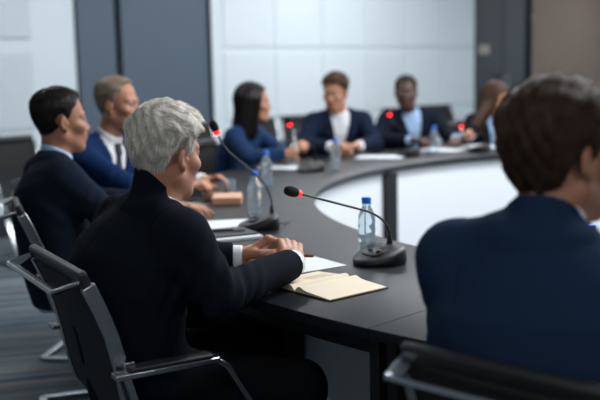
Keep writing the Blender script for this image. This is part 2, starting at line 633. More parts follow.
def person(spec):
    s = spec.get('s', 1.0)
    Hc = np.array(spec['head'], float); N = np.array(spec['neck'], float); Hp = np.array(spec['hip'], float)
    hb, hs, hh = spec['hb'], spec.get('hs', spec['hb']), spec['hh']
    res = spec['res']
    rb, fb = hd(hb); rs, fs = hd(hs)
    Rh = frame(hh, spec.get('pitch', 0), spec.get('roll', 0))
    hs_ = spec.get('hscale', 1.0)
    sw = spec.get('sw', .185)
    root = thing('person', spec['label'], 'person', (Hp[0], Hp[1], 0), 0, spec.get('group'))
    O = np.array([Hp[0], Hp[1], 0.0])
    wide = spec.get('wide', 1.0); bend = spec.get('bend', .03)
    tb, loc, TR, TL = torso_prim(Hp, N, rs, -.020, wide, bend)
    tj, _, _, _ = torso_prim(Hp, N, rs, .008, wide, bend)
    tsh, _, _, _ = torso_prim(Hp, N, rs, -.004, wide, bend)
    S = [N + rs * x * sw - TR[:, 2] * (spec.get('drop', .055) + (spec.get('dropr', 0) if x > 0 else 0)) for x in (-1, 1)]
    Ej = [np.array(spec['el'], float), np.array(spec['er'], float)]
    Wr = [np.array(spec['wl'], float), np.array(spec['wr'], float)]
    hips = [Hp + rb * x * .095 - V(0, 0, .01) for x in (-1, 1)]
    knee = []; ankle = []
    ks = spec.get('knee', .43)
    for i, x in enumerate((-1, 1)):
        k = Hp + fb * ks + rb * x * (.13 + spec.get('splay', 0)); k[2] = .515
        if 'knees' in spec: k = np.array(spec['knees'][i], float)
        a = k + fb * .03; a[2] = .095
        knee.append(k); ankle.append(a)
    neck_top = Hc + Rh @ V(0, -.022, -.055)
    # ---- skin
    body = head_ops(Hc, Rh, hs_, spec.get('jaw', 1.0), spec.get('nose', 1.0))
    nr = spec.get('nr', .055)
    body += [('u', p_cone(neck_top, N + TR[:, 1] * .015 - TR[:, 2] * .01, nr * .96, nr * 1.04), .03), ('u', tb, .012)]
    hands = []
    for i, x in enumerate((-1, 1)):
        body += [('u', p_cone(S[i], Ej[i], .046, .038), .03), ('u', p_cone(Ej[i], Wr[i], .038, .026), .015)]
        hp = spec['hl'] if i == 0 else spec['hr']
        ho = hand_ops(Wr[i], V(*hp[0]), V(*hp[1]), x, hp[2], hp[3] if len(hp) > 3 else .5, spec.get('hand', 1.0))
        body += [('u', p_cone(Wr[i], Wr[i] + unit(V(*hp[0])) * .03, .025, .022), .015)] + ho
        body += [('u', p_cone(hips[i], knee[i], .070, .048), .04), ('u', p_cone(knee[i], ankle[i], .047, .034), .02),
                 ('u', p_cone(ankle[i], ankle[i] + fb * .14 - V(0, 0, .05), .034, .024), .02)]
    pts = np.array([Hc + V(0, 0, .16), Hc + V(.14, .14, 0), Hc - V(.14, .14, 0)] + S + Ej + Wr + knee + ankle + [Hp, N] +
                   [w + unit(V(*h[0])) * .17 for w, h in zip(Wr, (spec['hl'], spec['hr']))] + [a + fb * .2 for a in ankle])
    lo = pts.min(0) - .12; hi = pts.max(0) + .12; lo[2] = 0.0
    v, q = surf(body, lo, hi, res)
    p = (v - Hc) @ Rh / hs_
    lip = np.exp(-((p[:, 0] / .024) ** 4 + ((p[:, 2] + .066) / .011) ** 2)) * (p[:, 1] > .07)
    o = np_mesh('body', v - O, q, spec['skin'], root, np.clip(lip, 0, 1) * .8)
    # eyes and eyebrows
    for x in (-1, 1):
        mb = MB(); c = Hc + Rh @ (V(x * .0315, .0775, .006) * hs_) - O
        n1, n2 = 12, 16
        prof = [(math.sin(PI * (k + .02) / n1) * .0122 * hs_, -math.cos(PI * min(n1, k + .02) / n1) * .0122 * hs_) for k in range(n1)] + [(.0004, .0122 * hs_)]
        Rz = np.stack([Rh[:, 0], -Rh[:, 2], Rh[:, 1]], 1)
        mb.lathe(prof, n2, c, 0, Rz)
        fy = np.array([np.mean([(np.array(mb.v[i]) - c) @ Rh[:, 1] for i in f]) for f in mb.f])
        mb.mi = [1 if y > .0108 * hs_ else 0 for y in fy]
        mb.build('eye', [M['eye'], M['iris']], root)
        eb = [('u', p_cone(Hc + Rh @ (V(x * .014, .0925, .026) * hs_), Hc + Rh @ (V(x * .046, .072, .031) * hs_), .0042, .003), 0)]
        c2 = Hc + Rh @ (V(x * .03, .085, .028) * hs_)
        ve, qe = surf(eb, c2 - .03, c2 + .03, .0025)
        np_mesh('eyebrow', ve - O, qe, spec['hairm'], root, np.full(len(ve), .3))
    # ---- hair
    st = spec['hair']
    hf = p_fn(hair_field(Hc, Rh, hs_, st), Hc, .19)
    hops = [('u', hf, 0)] + [('u', p_cone(Hc + Rh @ V(*a), Hc + Rh @ V(*b), ra, rb_), k) for a, b, ra, rb_, k in st.get('locks', [])]
    hops += [('u', p_cone(Hc + Rh @ V(*a), V(*b), ra, rb_), k) for a, b, ra, rb_, k in st.get('falls', [])]
    hl = Hc - .16; hh_ = Hc + .17
    for a, b, ra, rb_, k in st.get('falls', []):
        hl = np.minimum(hl, V(*b) - .08); hh_ = np.maximum(hh_, V(*b) + .08)
    for a, b, ra, rb_, k in st.get('locks', []):
        hl = np.minimum(hl, Hc + Rh @ V(*b) - .08)
    hv, hq = surf(hops, hl, hh_, min(res, .005))
    flowf = st['flow']
    flow = lambda P: flowf((P - Hc) @ Rh / hs_) @ Rh.T
    dskin = lambda P: (evaluate(body, P) > .0015).astype(float)
    sv, sq, stt = grow(hops, hv, hq, flow, st['n'], st['len'], st['rad'], seg=4, lift=st.get('lift', .006), seed=7, keep=dskin,
                       jitter=st.get('jit', .25))
    allv = np.concatenate([hv, sv]); allq = np.concatenate([hq, sq + len(hv)])
    base = np.clip(.35 + waves((hv - Hc) @ Rh, 3, 120, .5), 0, 1)
    np_mesh('hair', allv - O, allq, spec['hairm'], root, np.concatenate([base, stt]))
    # ---- clothes
    cl = spec['cloth']
    na = unit(neck_top - N)
    fN = TR[:, 1]
    def collar(r, hgt, slope, drop=.03, open_=0.0):
        def f(P):
            w = P - (N + fN * .012)
            q_ = w @ na
            rad = np.linalg.norm(w - q_[:, None] * na, axis=1)
            yf = w @ fN
            return np.maximum(np.maximum(rad - r - .10 * np.maximum(-q_, 0), q_ - (hgt - slope * (yf + .06))), -q_ - drop)
        return p_fn(f, N, .16)
    wr_lo = np.array(S + Ej + Wr + [Hp, N]).min(0) - .22; wr_hi = np.array(S + Ej + Wr + [Hp, N]).max(0) + .22
    fr = spec.get('fold', .0045)
    def folds(P):
        x_, y_, t = loc(P)
        low = sstep(.75, .25, t) * .7 + .3
        d = waves(P, 11, 26, fr) * low
        for i in range(2):
            e = np.exp(-((np.linalg.norm(P - Ej[i], axis=1) / .13) ** 2))
            ax = unit(Wr[i] - S[i])
            d = d + e * .0035 * np.sin((P - Ej[i]) @ ax * 95 + 3.0 * np.sin((P - Ej[i]) @ np.cross(ax, V(.3, .2, 1)) * 24 + i)) * np.sin((P - Ej[i]) @ V(31, 22, -27)) * fr / .0035
            e2 = np.exp(-((np.linalg.norm(P - S[i] + TR[:, 2] * .09, axis=1) / .09) ** 2))
            d = d + e2 * .003 * np.sin((P - S[i]) @ unit(V(1, .5, 1.4)) * 110)
        return d
    def arms(pad, cuff, ws=1.0):
        o_ = []
        for i, x in enumerate((-1, 1)):
            dirw = unit(Wr[i] - Ej[i])
            end = Wr[i] - dirw * cuff
            shoulder = N + rs * x * .07 - TR[:, 2] * (.012 + (.6 * spec.get('dropr', 0) if x > 0 else 0))
            o_ += [('u', p_cone(shoulder, S[i], .050 * ws + pad, .062 * ws + pad), .035),
                   ('u', p_cone(S[i], Ej[i], .061 * ws + pad, .050 * ws + pad), .03),
                   ('u', p_cone(Ej[i], end, .050 * ws + pad, .037 * ws + pad, True), .012)]
        return o_
    if 'jacket' in cl:
        jk = cl['jacket']
        zb = jk.get('zb', .42)
        wV = lambda t: .075 * np.clip((t - zb) / (1.0 - zb), 0, 2)
        def vcut(P):
            x_, y_, t = loc(P)
            return np.maximum(np.maximum(np.abs(x_) - wV(t), -y_ + .01), (zb - t) * TL)
        def lapel(P):
            x_, y_, t = loc(P)
            w0 = wV(t); lw = .010 + .055 * np.clip((t - zb) / (.82 - zb), 0, 1)
            lw = np.where(t > .84, .045, lw)
            e = np.maximum(np.abs(x_) - w0 - lw, w0 - .004 - np.abs(x_))
            e = np.maximum(e, np.maximum((zb - t) * TL, (t - 1.0) * TL))
            e = np.maximum(e, -y_)
            notch = np.abs(t - .845) * TL - .004
            e = np.where((np.abs(x_) > w0 + .02), np.maximum(e, -notch), e)
            return np.maximum(e, tj[0](P) - .0085)
        ops = [('u', tj, 0)] + arms(.006, .022) + [('u', collar(.071, jk.get('col', .044), jk.get('cs', .34), .05), .018),
              ('d', p_fn(folds), 0), ('s', p_fn(vcut), .004), ('u', p_fn(lapel), .002)]
        ops.append(('s', p_fn(lambda P: (P - (Hp - V(0, 0, .085)))[:, 2]), .01))
        if 'seams' in jk:
            def seam(P):
                d = np.zeros(len(P))
                for i, x in enumerate((-1, 1)):
                    c = N + rs * x * (sw - .045) - TR[:, 2] * .07
                    ax = unit(rs * x * 1.0 - TR[:, 2] * .25)
                    k = (P - c) @ ax - .10 * ((P - c) @ TR[:, 2]) ** 2
                    near = np.exp(-(np.linalg.norm(P - c, axis=1) / .12) ** 4)
                    d += .0035 * np.exp(-(k / .006) ** 2) * near
                x_, y_, t = loc(P)
                d += .002 * np.exp(-(x_ / .004) ** 2) * (y_ < 0) * (t > .0)
                return d
            ops.insert(-3, ('d', p_fn(seam), 0))
        vj, qj = surf(ops, wr_lo, wr_hi, res)
        np_mesh('jacket', vj - O, qj, jk['m'], root)
    if 'shirt' in cl:
        sh = cl['shirt']
        ops = [('u', tsh, 0), ('u', collar(.0625, sh.get('hgt', .066), .28, .065), .008)]
        if 'jacket' not in cl:
            ops += arms(sh.get('pad', -.004), sh.get('cuff', .0), sh.get('ws', .9)) + [('d', p_fn(folds), 0)]
            vs_, qs_ = surf(ops, wr_lo, wr_hi, res)
        else:
            vs_, qs_ = surf(ops, wr_lo, wr_hi, res)
        sho = np_mesh(sh.get('name', 'shirt'), vs_ - O, qs_, sh['m'], root)
        if 'jacket' in cl:
            for i in range(2):
                dirw = unit(Wr[i] - Ej[i])
                co = [('u', p_cone(Wr[i] - dirw * .06, Wr[i] + dirw * .004, .037, .036, True), 0)]
                vc, qc = surf(co, Wr[i] - .12, Wr[i] + .12, min(res, .004))
                np_mesh('shirt_cuff', vc - O, qc, sh['m'], sho)
    if 'tie' in cl:
        def tie(P):
            x_, y_, t = loc(P)
            w = np.where(t > .93, .020, .017 + .03 * np.clip(.9 - t, 0, .8))
            return np.maximum(np.maximum(np.abs(x_) - w, tsh[0](P) - .008 - .008 * (t > .90)), np.maximum(-y_, np.maximum((t - 1.02) * TL, (.25 - t) * TL)))
        vt, qt = surf([('u', p_fn(tie), 0)], wr_lo, wr_hi, .006)
        np_mesh('tie', vt - O, qt, cl['tie'], root)
    # trousers, shoes
    ops = []
    for i in range(2):
        an = ankle[i] - V(0, 0, .0)
        ops += [('u', p_cone(hips[i], knee[i], .088, .068), .05), ('u', p_cone(knee[i], an, .066, .052, True), .02)]
    pel = p_ell(Hp + V(0, 0, .0), V(.172 * wide, .125, .095), np.stack([rb, fb, V(0, 0, 1)], 1))
    ops += [('u', pel, .05), ('d', p_fn(lambda P: waves(P, 5, 30, .003)), 0)]
    pl = np.array(knee + ankle + [Hp])
    vt, qt = surf(ops, pl.min(0) - .2, pl.max(0) + .2, max(res, .006))
    np_mesh('trousers', vt - O, qt, cl['trousers'], root)
    for i in range(2):
        a = ankle[i]
        Rf = np.stack([rb, fb, V(0, 0, 1)], 1)
        g = V(a[0], a[1], 0)
        ops = [('u', p_ell(g + fb * .07 + V(0, 0, .035), V(.046, .135, .036), Rf), 0),
               ('u', p_cone(g + V(0, 0, .035), g + V(0, 0, .105), .042, .046, True), .03),
               ('i', p_fn(lambda P: -(P[:, 2] - .003)), .004)]
        vs_, qs_ = surf(ops, g - V(.2, .25, 0), g + V(.25, .25, .2), .007)
        np_mesh('shoe', vs_ - O, qs_, M['shoe'], root)
    return root


# flows in head space
def flow_short(P):
    c = V(.0, -.055, .115)
    d = P - c
    d[:, 2] *= .6
    f = unit_rows(d)
    side = sstep(.06, -.01, P[:, 2])
    f = f * (1 - side)[:, None] + side[:, None] * V(0, -.35, -1)
    return f


def flow_swept(P):
    """top combed forward and over to the right, sides combed back and down"""
    c = V(-.02, -.065, .105)
    d = P - c
    f = unit_rows(d * V(1, 1, .4)) + V(.45, .55, 0) * sstep(.06, .10, P[:, 2])[:, None]
    side = sstep(.075, .01, P[:, 2])
    back = sstep(.05, -.05, P[:, 1])
    sd = V(0, -.5, -.8) * (1 - back)[:, None] + V(0, -.05, -1) * back[:, None]
    return f * (1 - side)[:, None] + side[:, None] * sd


def flow_part(P):
    """combed from a side parting over the crown and back"""
    x = P[:, :1]
    f = np.concatenate([np.where(x > -.03, .9, -.6) * np.ones_like(x), -.75 * np.ones_like(x), -.1 * np.ones_like(x)], 1)
    side = sstep(.09, .02, P[:, 2])
    back = sstep(.02, -.06, P[:, 1])
    sd = V(0, -.75, -.6) * (1 - back)[:, None] + V(.12, -.1, -1) * back[:, None]
    return f * (1 - side)[:, None] + side[:, None] * sd


def flow_long(P):
    f = np.concatenate([np.sign(P[:, :1]) * .8, -.4 + 0 * P[:, :1], -.3 + 0 * P[:, :1]], 1)
    side = sstep(.10, .04, P[:, 2])
    return f * (1 - side)[:, None] + side[:, None] * V(0, 0, -1)


SK = dict(tint=(.62, .33, .28), sss=.12, noise=.07, nscale=60, bump=.12, bscale=350)
skin_fair = mat('skin_fair', (.67, .475, .37), .5, **SK)
skin_old = mat('skin_older', (.68, .475, .375), .5, **SK)
skin_tan = mat('skin_tan', (.61, .425, .33), .5, **SK)
skin_dark = mat('skin_dark', (.30, .205, .165), .45, tint=(.30, .17, .15), sss=.08, noise=.07, nscale=60)


def wool(name, c): return mat(name, c, .9, noise=.15, nscale=500, bump=.35, bscale=1100, spec=.06)


black_wool = wool('black_navy_wool', (.072, .088, .122))
navy_wool = wool('navy_wool', (.120, .182, .275))
navy2 = wool('dark_navy_wool', (.095, .125, .175))
navy3 = wool('blue_wool', (.09, .17, .31))
navy4 = wool('ink_navy_wool', (.10, .135, .205))
navy5 = wool('deep_navy_wool', (.085, .105, .15))
black2 = wool('black_wool', (.075, .078, .088))
dark_tr = wool('charcoal_wool', (.075, .08, .092))
blouse = mat('blue_blouse_fabric', (.075, .185, .32), .8, spec=.2, noise=.1, nscale=200, bump=.2, bscale=600)
tie_dark = mat('dark_tie', (.09, .10, .15), .55)

GREY = hair_mat('silver_hair', (.74, .71, .67), (1.0, .985, .95), .42)
BROWN = hair_mat('dark_brown_hair', (.125, .088, .067), (.36, .25, .185), .52)
DARK = hair_mat('near_black_hair', (.075, .06, .052), (.16, .13, .115), .42)
BLOND = hair_mat('greying_blond_hair', (.52, .45, .39), (.72, .65, .58), .45)
BLACKH = hair_mat('black_hair', (.045, .04, .042), (.10, .09, .095), .35)
CHEST = hair_mat('chestnut_hair', (.20, .125, .085), (.36, .24, .165), .4)
LBROWN = hair_mat('long_brown_hair', (.20, .135, .10), (.36, .26, .20), .4)
COILY = hair_mat('short_black_hair', (.05, .045, .042), (.08, .07, .065), .7)

PEOPLE = [
    # silver haired man, in focus
    dict(label='white-haired man in a black suit writing with his back turned', res=.0033, fold=.0065,
         head=(-.344, 2.455, 1.120), neck=(-.385, 2.425, .975), hip=(-.43, 2.44, .55), hb=58, hs=56, hh=38, pitch=8, roll=4, hscale=.96,
         sw=.182, drop=.050, wide=1.08, bend=.055, jaw=1.04, nr=.058,
         el=(-.36, 2.66, .803), er=(-.205, 2.275, .782), wl=(-.172, 2.665, .797), wr=(-.02, 2.575, .798),
         hl=((.80, .25, .42), (-.35, .30, .9), (52, 38, 22), .35), hr=((-.16, .9, .38), (.30, -.28, .9), (62, 55, 30), .6),
         knees=((-.12, 2.72, .51), (-.01, 2.40, .505)),
         skin=skin_old, hairm=GREY,
         hair=dict(top=.021, side=.009, clump=.0035, fade=.03, quiff=.010, temple=.004, nape=.014, n=10000, len=.034, rad=.0010, lift=.008, jit=.17, flow=flow_swept),
         cloth=dict(jacket=dict(m=black_wool, seams=1, col=.114, cs=.80), shirt=dict(m=M['white_shirt'], hgt=.064), trousers=dark_tr)),
    # big near man, right
    dict(label='brown-haired man in a navy suit seen from behind, nearest the camera', res=.005, fold=.006,
         head=(.452, 1.633, 1.174), neck=(.412, 1.59, 1.03), hip=(.46, 1.60, .55), hb=42, hs=38, hh=62, pitch=2, hscale=.975,
         sw=.172, drop=.05, dropr=.085, wide=1.08, bend=.02, jaw=1.0, nr=.056,
         el=(.30, 1.78, .803), er=(.66, 1.57, .803), wl=(.52, 1.95, .795), wr=(.74, 1.82, .795),
         hl=((.75, .5, .02), (0, 0, 1), (15, 18, 10)), hr=((.25, .9, .02), (0, 0, 1), (15, 18, 10)),
         skin=skin_fair, hairm=BROWN,
         hair=dict(top=.019, side=.010, clump=.003, fade=.02, nfade=.02, vol_back=.002, nape=-.002, n=9000, len=.045, rad=.0008, lift=.006, flow=flow_part, jit=.18),
         cloth=dict(jacket=dict(m=navy_wool, seams=1, col=.078, cs=.5), shirt=dict(m=M['white_shirt'], hgt=.072), trousers=navy2)),
    # left man dark hair
    dict(label='dark-haired man in a dark navy suit and light blue shirt, in profile at the left', res=.0055,
         head=(-.917, 3.68, 1.148), neck=(-.95, 3.64, .985), hip=(-.90, 3.53, .55), hb=60, hs=62, hh=59, pitch=3,
         sw=.18, drop=.05, wide=1.04, bend=.03,
         el=(-.90, 3.95, .803), er=(-.70, 3.46, .803), wl=(-.60, 3.88, .795), wr=(-.52, 3.68, .795),
         hl=((.9, -.3, .02), (0, 0, 1), (15, 18, 10)), hr=((.9, .3, .02), (0, 0, 1), (15, 18, 10)),
         skin=skin_tan, hairm=DARK,
         hair=dict(top=.014, side=.004, clump=.0012, quiff=.004, front=.012, temple=.010, nape=.008, n=4500, len=.016, rad=.0009, lift=.004, flow=flow_short),
         cloth=dict(jacket=dict(m=navy2), shirt=dict(m=M['blue_shirt'], hgt=.072), trousers=navy2)),
    # blond man
    dict(label='greying blond man in a blue suit with white shirt and dark tie', res=.006,
         head=(-.853, 4.53, 1.180), neck=(-.92, 4.535, 1.0), hip=(-1.0, 4.54, .55), hb=98, hs=120, hh=103, pitch=6,
         sw=.18, wide=1.05, jaw=1.03,
         el=(-.73, 4.78, .803), er=(-.76, 4.27, .803), wl=(-.47, 4.56, .80), wr=(-.53, 4.30, .80),
         hl=((.95, -.25, .15), (0, .2, 1), (40, 40, 25)), hr=((.85, .25, .15), (0, -.2, 1), (50, 50, 30)),
         skin=skin_fair, hairm=BLOND,
         hair=dict(top=.013, side=.005, clump=.002, front=.014, temple=.014, n=3500, len=.018, rad=.0008, lift=.004, flow=flow_short),
         cloth=dict(jacket=dict(m=navy3, zb=.25), shirt=dict(m=M['white_shirt'], hgt=.072), tie=tie_dark, trousers=navy2)),
    # woman in blue blouse
    dict(label='woman with long black hair in a blue blouse, seen from the side', res=.0065,
         head=(-.278, 6.058, 1.116), neck=(-.335, 6.065, .955), hip=(-.43, 6.10, .55), hb=112, hs=112, hh=82, pitch=4, hscale=.97,
         sw=.155, drop=.045, wide=.9, jaw=.92, nr=.047,
         el=(-.12, 6.12, .803), er=(-.30, 5.74, .803), wl=(-.10, 5.90, .80), wr=(-.05, 5.73, .82),
         hl=((.6, -.7, .05), (0, 0, 1), (20, 25, 15)), hr=((.75, -.1, .55), (-.3, -.6, .5), (55, 55, 35)), hand=.9,
         skin=skin_fair, hairm=BLACKH,
         hair=dict(top=.018, side=.018, clump=.002, n=4000, len=.06, rad=.0009, lift=.004, flow=flow_long, vol_back=.01,
                   locks=[((-.055, -.045, .02), (-.07, -.075, -.27), .055, .040, .03), ((.055, -.045, .02), (.07, -.075, -.27), .055, .040, .03),
                          ((0, -.07, .0), (0, -.09, -.28), .055, .045, .03), ((.070, .012, .03), (.078, .0, -.2), .026, .022, .02), ((-.070, .012, .03), (-.078, .0, -.2), .026, .022, .02)]),
         cloth=dict(shirt=dict(m=blouse, name='blouse', hgt=.03, pad=.0, cuff=.03, ws=.95), trousers=dark_tr)),
    # man in navy suit and white shirt
    dict(label='brown-haired man in a navy suit and open white shirt, looking down and aside', res=.0065,
         head=(.26, 6.638, 1.159), neck=(.285, 6.70, 1.0), hip=(.24, 6.85, .55), hb=162, hs=166, hh=205, pitch=14, roll=-4,
         sw=.18, wide=1.0,
         el=(.53, 6.60, .803), er=(.03, 6.52, .803), wl=(.40, 6.37, .80), wr=(.22, 6.36, .80),
         hl=((-.6, -.4, .1), (0, 0, 1), (35, 40, 25)), hr=((.7, -.4, .1), (0, 0, 1), (35, 40, 25)),
         skin=skin_fair, hairm=CHEST,
         hair=dict(top=.022, side=.007, clump=.003, quiff=.010, temple=.006, n=3000, len=.03, rad=.0009, lift=.007, flow=flow_part),
         cloth=dict(jacket=dict(m=navy4, zb=.30), shirt=dict(m=M['white_shirt'], hgt=.058), trousers=navy2)),
    # man in navy blazer, light blue shirt
    dict(label='short-haired man in a navy blazer over an open light blue shirt', res=.0065,
         head=(.80, 7.059, 1.137), neck=(.835, 7.12, .975), hip=(.87, 7.29, .55), hb=165, hs=165, hh=188, pitch=4,
         sw=.185, wide=1.02,
         el=(1.12, 7.03, .803), er=(.57, 6.94, .803), wl=(1.13, 6.80, .80), wr=(.80, 6.77, .80),
         hl=((-.2, -.95, .05), (0, 0, 1), (25, 25, 15)), hr=((.8, -.5, .05), (0, 0, 1), (25, 25, 15)),
         skin=skin_dark, hairm=COILY,
         hair=dict(top=.010, side=.005, clump=.001, n=1800, len=.008, rad=.0009, lift=.003, flow=flow_short),
         cloth=dict(jacket=dict(m=navy5, zb=.22), shirt=dict(m=M['blue_shirt'], hgt=.058), trousers=navy2)),
    # woman with brown hair
    dict(label='woman with long brown hair in a black blazer, head bowed, holding a pen', res=.0065,
         head=(1.517, 7.27, 1.060), neck=(1.50, 7.34, .925), hip=(1.47, 7.50, .55), hb=168, hs=165, hh=135, pitch=22, roll=8, hscale=.97,
         sw=.155, drop=.045, wide=.9, jaw=.92, nr=.047,
         el=(1.72, 7.18, .803), er=(1.30, 7.10, .803), wl=(1.55, 7.0, .80), wr=(1.25, 6.99, .80),
         hl=((-.5, -.8, .05), (0, 0, 1), (25, 25, 15)), hr=((-.25, -.75, .40), (-.3, .3, .8), (50, 50, 30)), hand=.88,
         skin=skin_fair, hairm=LBROWN,
         hair=dict(top=.020, side=.020, clump=.002, n=4000, len=.06, rad=.0009, lift=.004, flow=flow_long, vol_back=.008,
                   falls=[((.055, -.01, .0), (1.31, 7.17, .84), .055, .028, .03), ((.04, -.05, .02), (1.37, 7.26, .82), .06, .035, .03),
                          ((-.055, -.05, .0), (1.62, 7.40, .84), .05, .035, .03)]),
         cloth=dict(jacket=dict(m=black2, zb=.22), shirt=dict(m=M['blue_shirt'], hgt=.05), trousers=dark_tr)),
]
import os, sys
for sp in PEOPLE:
    person(sp)
# ------------------------------------------------------------------ chairs
def rz_of(heading): return -math.radians(heading)


def make_chair():
    arm_z, s_front = .632, -.02
    root = thing('conference_chair', 'chair', 'chair', (0, 0, 0), 0, 'chrome framed conference chairs')
    prof = [(.245, .432), (.20, .444), (.10, .434), (-.02, .424), (-.12, .426), (-.185, .450), (-.222, .505), (-.240, .57),
            (-.252, .64), (-.270, .72), (-.296, .79), (-.322, .848)]
    ns = 6
    def slab(pts, hw, th, dip):
        P = []
        mb = MB()
        rows = []
        for i, (y, z) in enumerate(pts):
            a = np.array(pts[max(0, i - 1)]); b = np.array(pts[min(len(pts) - 1, i + 1)])
            t = unit(b - a); nrm = V(t[1], -t[0])        # towards the sitter
            if nrm @ V(.5, 1) < 0: nrm = -nrm
            row = []
            for k in range(ns + 1):
                x = -hw + 2 * hw * k / ns
                off = -dip * (1 - (x / hw) ** 2)
                row.append((x, y + nrm[0] * off, z + nrm[1] * off, nrm))
            rows.append(row)
        top = [[V(x, y, z) for x, y, z, n in r] for r in rows]
        bot = [[V(x, y - n[0] * th, z - n[1] * th) for x, y, z, n in r] for r in rows]
        ring = [t + b[::-1] + t[:1] for t, b in zip(top, bot)]
        mb.grid(ring)
        for r, rev in ((0, False), (-1, True)):
            m = ns + 1
            for k in range(ns):
                q = [top[r][k], top[r][k + 1], bot[r][k + 1], bot[r][k]]
                mb.add(q if not rev else q[::-1], [(0, 1, 2, 3)])
        return mb
    slab(prof[:6], .212, .020, .012).build('seat', M['mesh'], root)
    slab(prof[5:], .212, .012, .014).build('backrest', M['mesh'], root)
    for s in (-1, 1):
        mb = MB()
        pts = [V(s * .222, y, z - .004) for y, z in prof]
        mb.bar(pts, V(1, 0, 0), .020, .034)
        mb.build('side_rail', M['chrome'], root, smooth=True, bevel=.003)
        mb = MB()
        arm = [V(s * .265, -.285, arm_z), V(s * .265, s_front, arm_z)]
        mb.bar(arm, V(1, 0, 0), .040, .016)
        ar = mb.build('armrest', M['chrome'], root, bevel=.004)
        pad = MB().bar([V(s * .265, -.25, .645), V(s * .265, -.04, .645)], V(1, 0, 0), .042, .010)
        pad.build('arm_pad', M['leather'], ar, bevel=.004)
        mb = MB()
        leg = [V(s * .265, -.03, arm_z), V(s * .265, .0, .612), V(s * .265, .335, .050), V(s * .265, .330, .018), V(s * .265, .29, .011), V(s * .265, -.27, .011)]
        mb.bar(leg, V(1, 0, 0), .034, .014)
        mb.build('leg', M['chrome'], root, bevel=.003)
        mb = MB()
        mb.bar([V(s * .265, -.255, arm_z), V(s * .265, -.235, .56), V(s * .265, -.20, .47)], V(1, 0, 0), .030, .014)
        mb.box(V(s * .245, -.245, .64), V(.02, .012, .02)); mb.box(V(s * .245, -.195, .468), V(.03, .012, .014))
        mb.build('arm_post', M['chrome'], root, bevel=.002)
    mb = MB(); mb.bar([V(-.265, -.27, .011), V(.265, -.27, .011)], V(0, 1, 0), .034, .014)
    mb.build('floor_bar', M['chrome'], root, bevel=.003)
    mb = MB(); mb.bar([V(-.255, .12, .435), V(.255, .12, .435)], V(0, 1, 0), .04, .014); mb.bar([V(s_ * .255, .12, .435) for s_ in (-1, 1)], V(0, 1, 0), .03, .012)
    for s in (-1, 1): mb.bar([V(s * .255, .12, .438), V(s * .265, .20, .35)], V(0, 0, 1), .02, .014)
    mb.build('seat_support', M['chrome'], root, bevel=.002)
    mb = MB()
    mb.box(V(0, -.327, .858), V(.222, .012, .020), np.array([[1, 0, 0], [0, math.cos(.4), -math.sin(.4)], [0, math.sin(.4), math.cos(.4)]]))
    mb.build('top_rail', M['leather'], root, bevel=.008, seg=3)
    mb = MB()
    mb.bar([V(-.205, -.335, .852), V(-.195, -.392, .832), V(.195, -.392, .832), V(.205, -.335, .852)], unit(V(0, .33, .94)), .011, .026)
    mb.build('handle', M['chrome'], root, bevel=.002)
    return root


CH0 = make_chair()
CHAIRS = [
    (-.325, 2.490, 60, 'black mesh chair with chrome frame holding the white-haired man'),
    (.56, 1.69, 43, 'black mesh chair with chrome frame holding the brown-haired man nearest the camera'),
    (-.735, 3.59, 72, 'black mesh chair with chrome frame holding the dark-haired man in profile'),
    (-.915, 4.53, 98, 'black mesh chair under the greying blond man in the blue suit'),
    (-.345, 6.07, 112, 'black mesh chair under the woman in the blue blouse'),
    (.27, 6.765, 162, 'black mesh chair under the man in navy suit and white shirt'),
    (.895, 7.205, 165, 'black mesh chair under the man in blazer and light blue shirt'),
    (1.49, 7.415, 168, 'black mesh chair under the woman with long brown hair'),
    (-2.48, 6.24, 137, 'empty black chair at the far left end of the row along the wall'),
    (-1.95, 6.80, 137, 'empty black chair by the wall, behind the dark-haired man in profile'),
    (-.80, 7.99, 150, 'empty black chair by the wall, between the white-haired man and the woman in blue'),
    (-.25, 8.57, 150, 'empty black chair by the wall, right behind the woman in the blue blouse'),
    (.17, 9.01, 150, 'empty black chair by the wall, between the woman in blue and man in white'),
    (.60, 9.46, 150, 'empty black chair by the wall, between the two men facing the camera'),
    (1.26, 10.16, 150, 'empty black chair by the wall, just beyond the man in the blazer'),
    (1.74, 10.66, 150, 'empty black chair by the wall, nearest the dark door'),
]
for i, (x, y, h, lab) in enumerate(CHAIRS):
    c = CH0 if i == 0 else copy_tree(CH0)
    c.location = (x, y, 0); c.rotation_euler = (0, 0, rz_of(h)); c['label'] = lab
    if i == 1: c.scale = (1, 1, .975)

# ------------------------------------------------------------------ ring table
TC = V(2.234, 4.214, 0); RI, RO = 2.17, 2.97
table = thing('conference_table', 'large dark ring-shaped conference table with white inner panels', 'table', (TC[0], TC[1], 0))
SEAMS = [225.4 - 42.3 * k for k in range(8)] + [225.4 - 360]


def pol(r, a, z): return V(r * math.cos(a), r * math.sin(a), z)


def arc_solid(prof, a0, a1, n, mb=None):
    """closed (r, z) profile swept from a0 to a1"""
    mb = mb or MB()
    rows = []
    for i in range(n + 1):
        a = a0 + (a1 - a0) * i / n
        rows.append([pol(r, a, z) for r, z in prof] + [pol(*((prof[0][0], a, prof[0][1])))])
    mb.grid(rows)
    m = len(prof)
    mb.add([p for p in rows[0][:m]], [tuple(range(m))]); mb.add([p for p in rows[-1][:m]], [tuple(range(m - 1, -1, -1))])
    return mb


def rrect(r0, r1, z0, z1, b):
    return [(r0 + b, z0), (r1 - b, z0), (r1 - b * .3, z0 + b * .3), (r1, z0 + b), (r1, z1 - b), (r1 - b * .3, z1 - b * .3), (r1 - b, z1),
            (r0 + b, z1), (r0 + b * .3, z1 - b * .3), (r0, z1 - b), (r0, z0 + b), (r0 + b * .3, z0 + b * .3)]


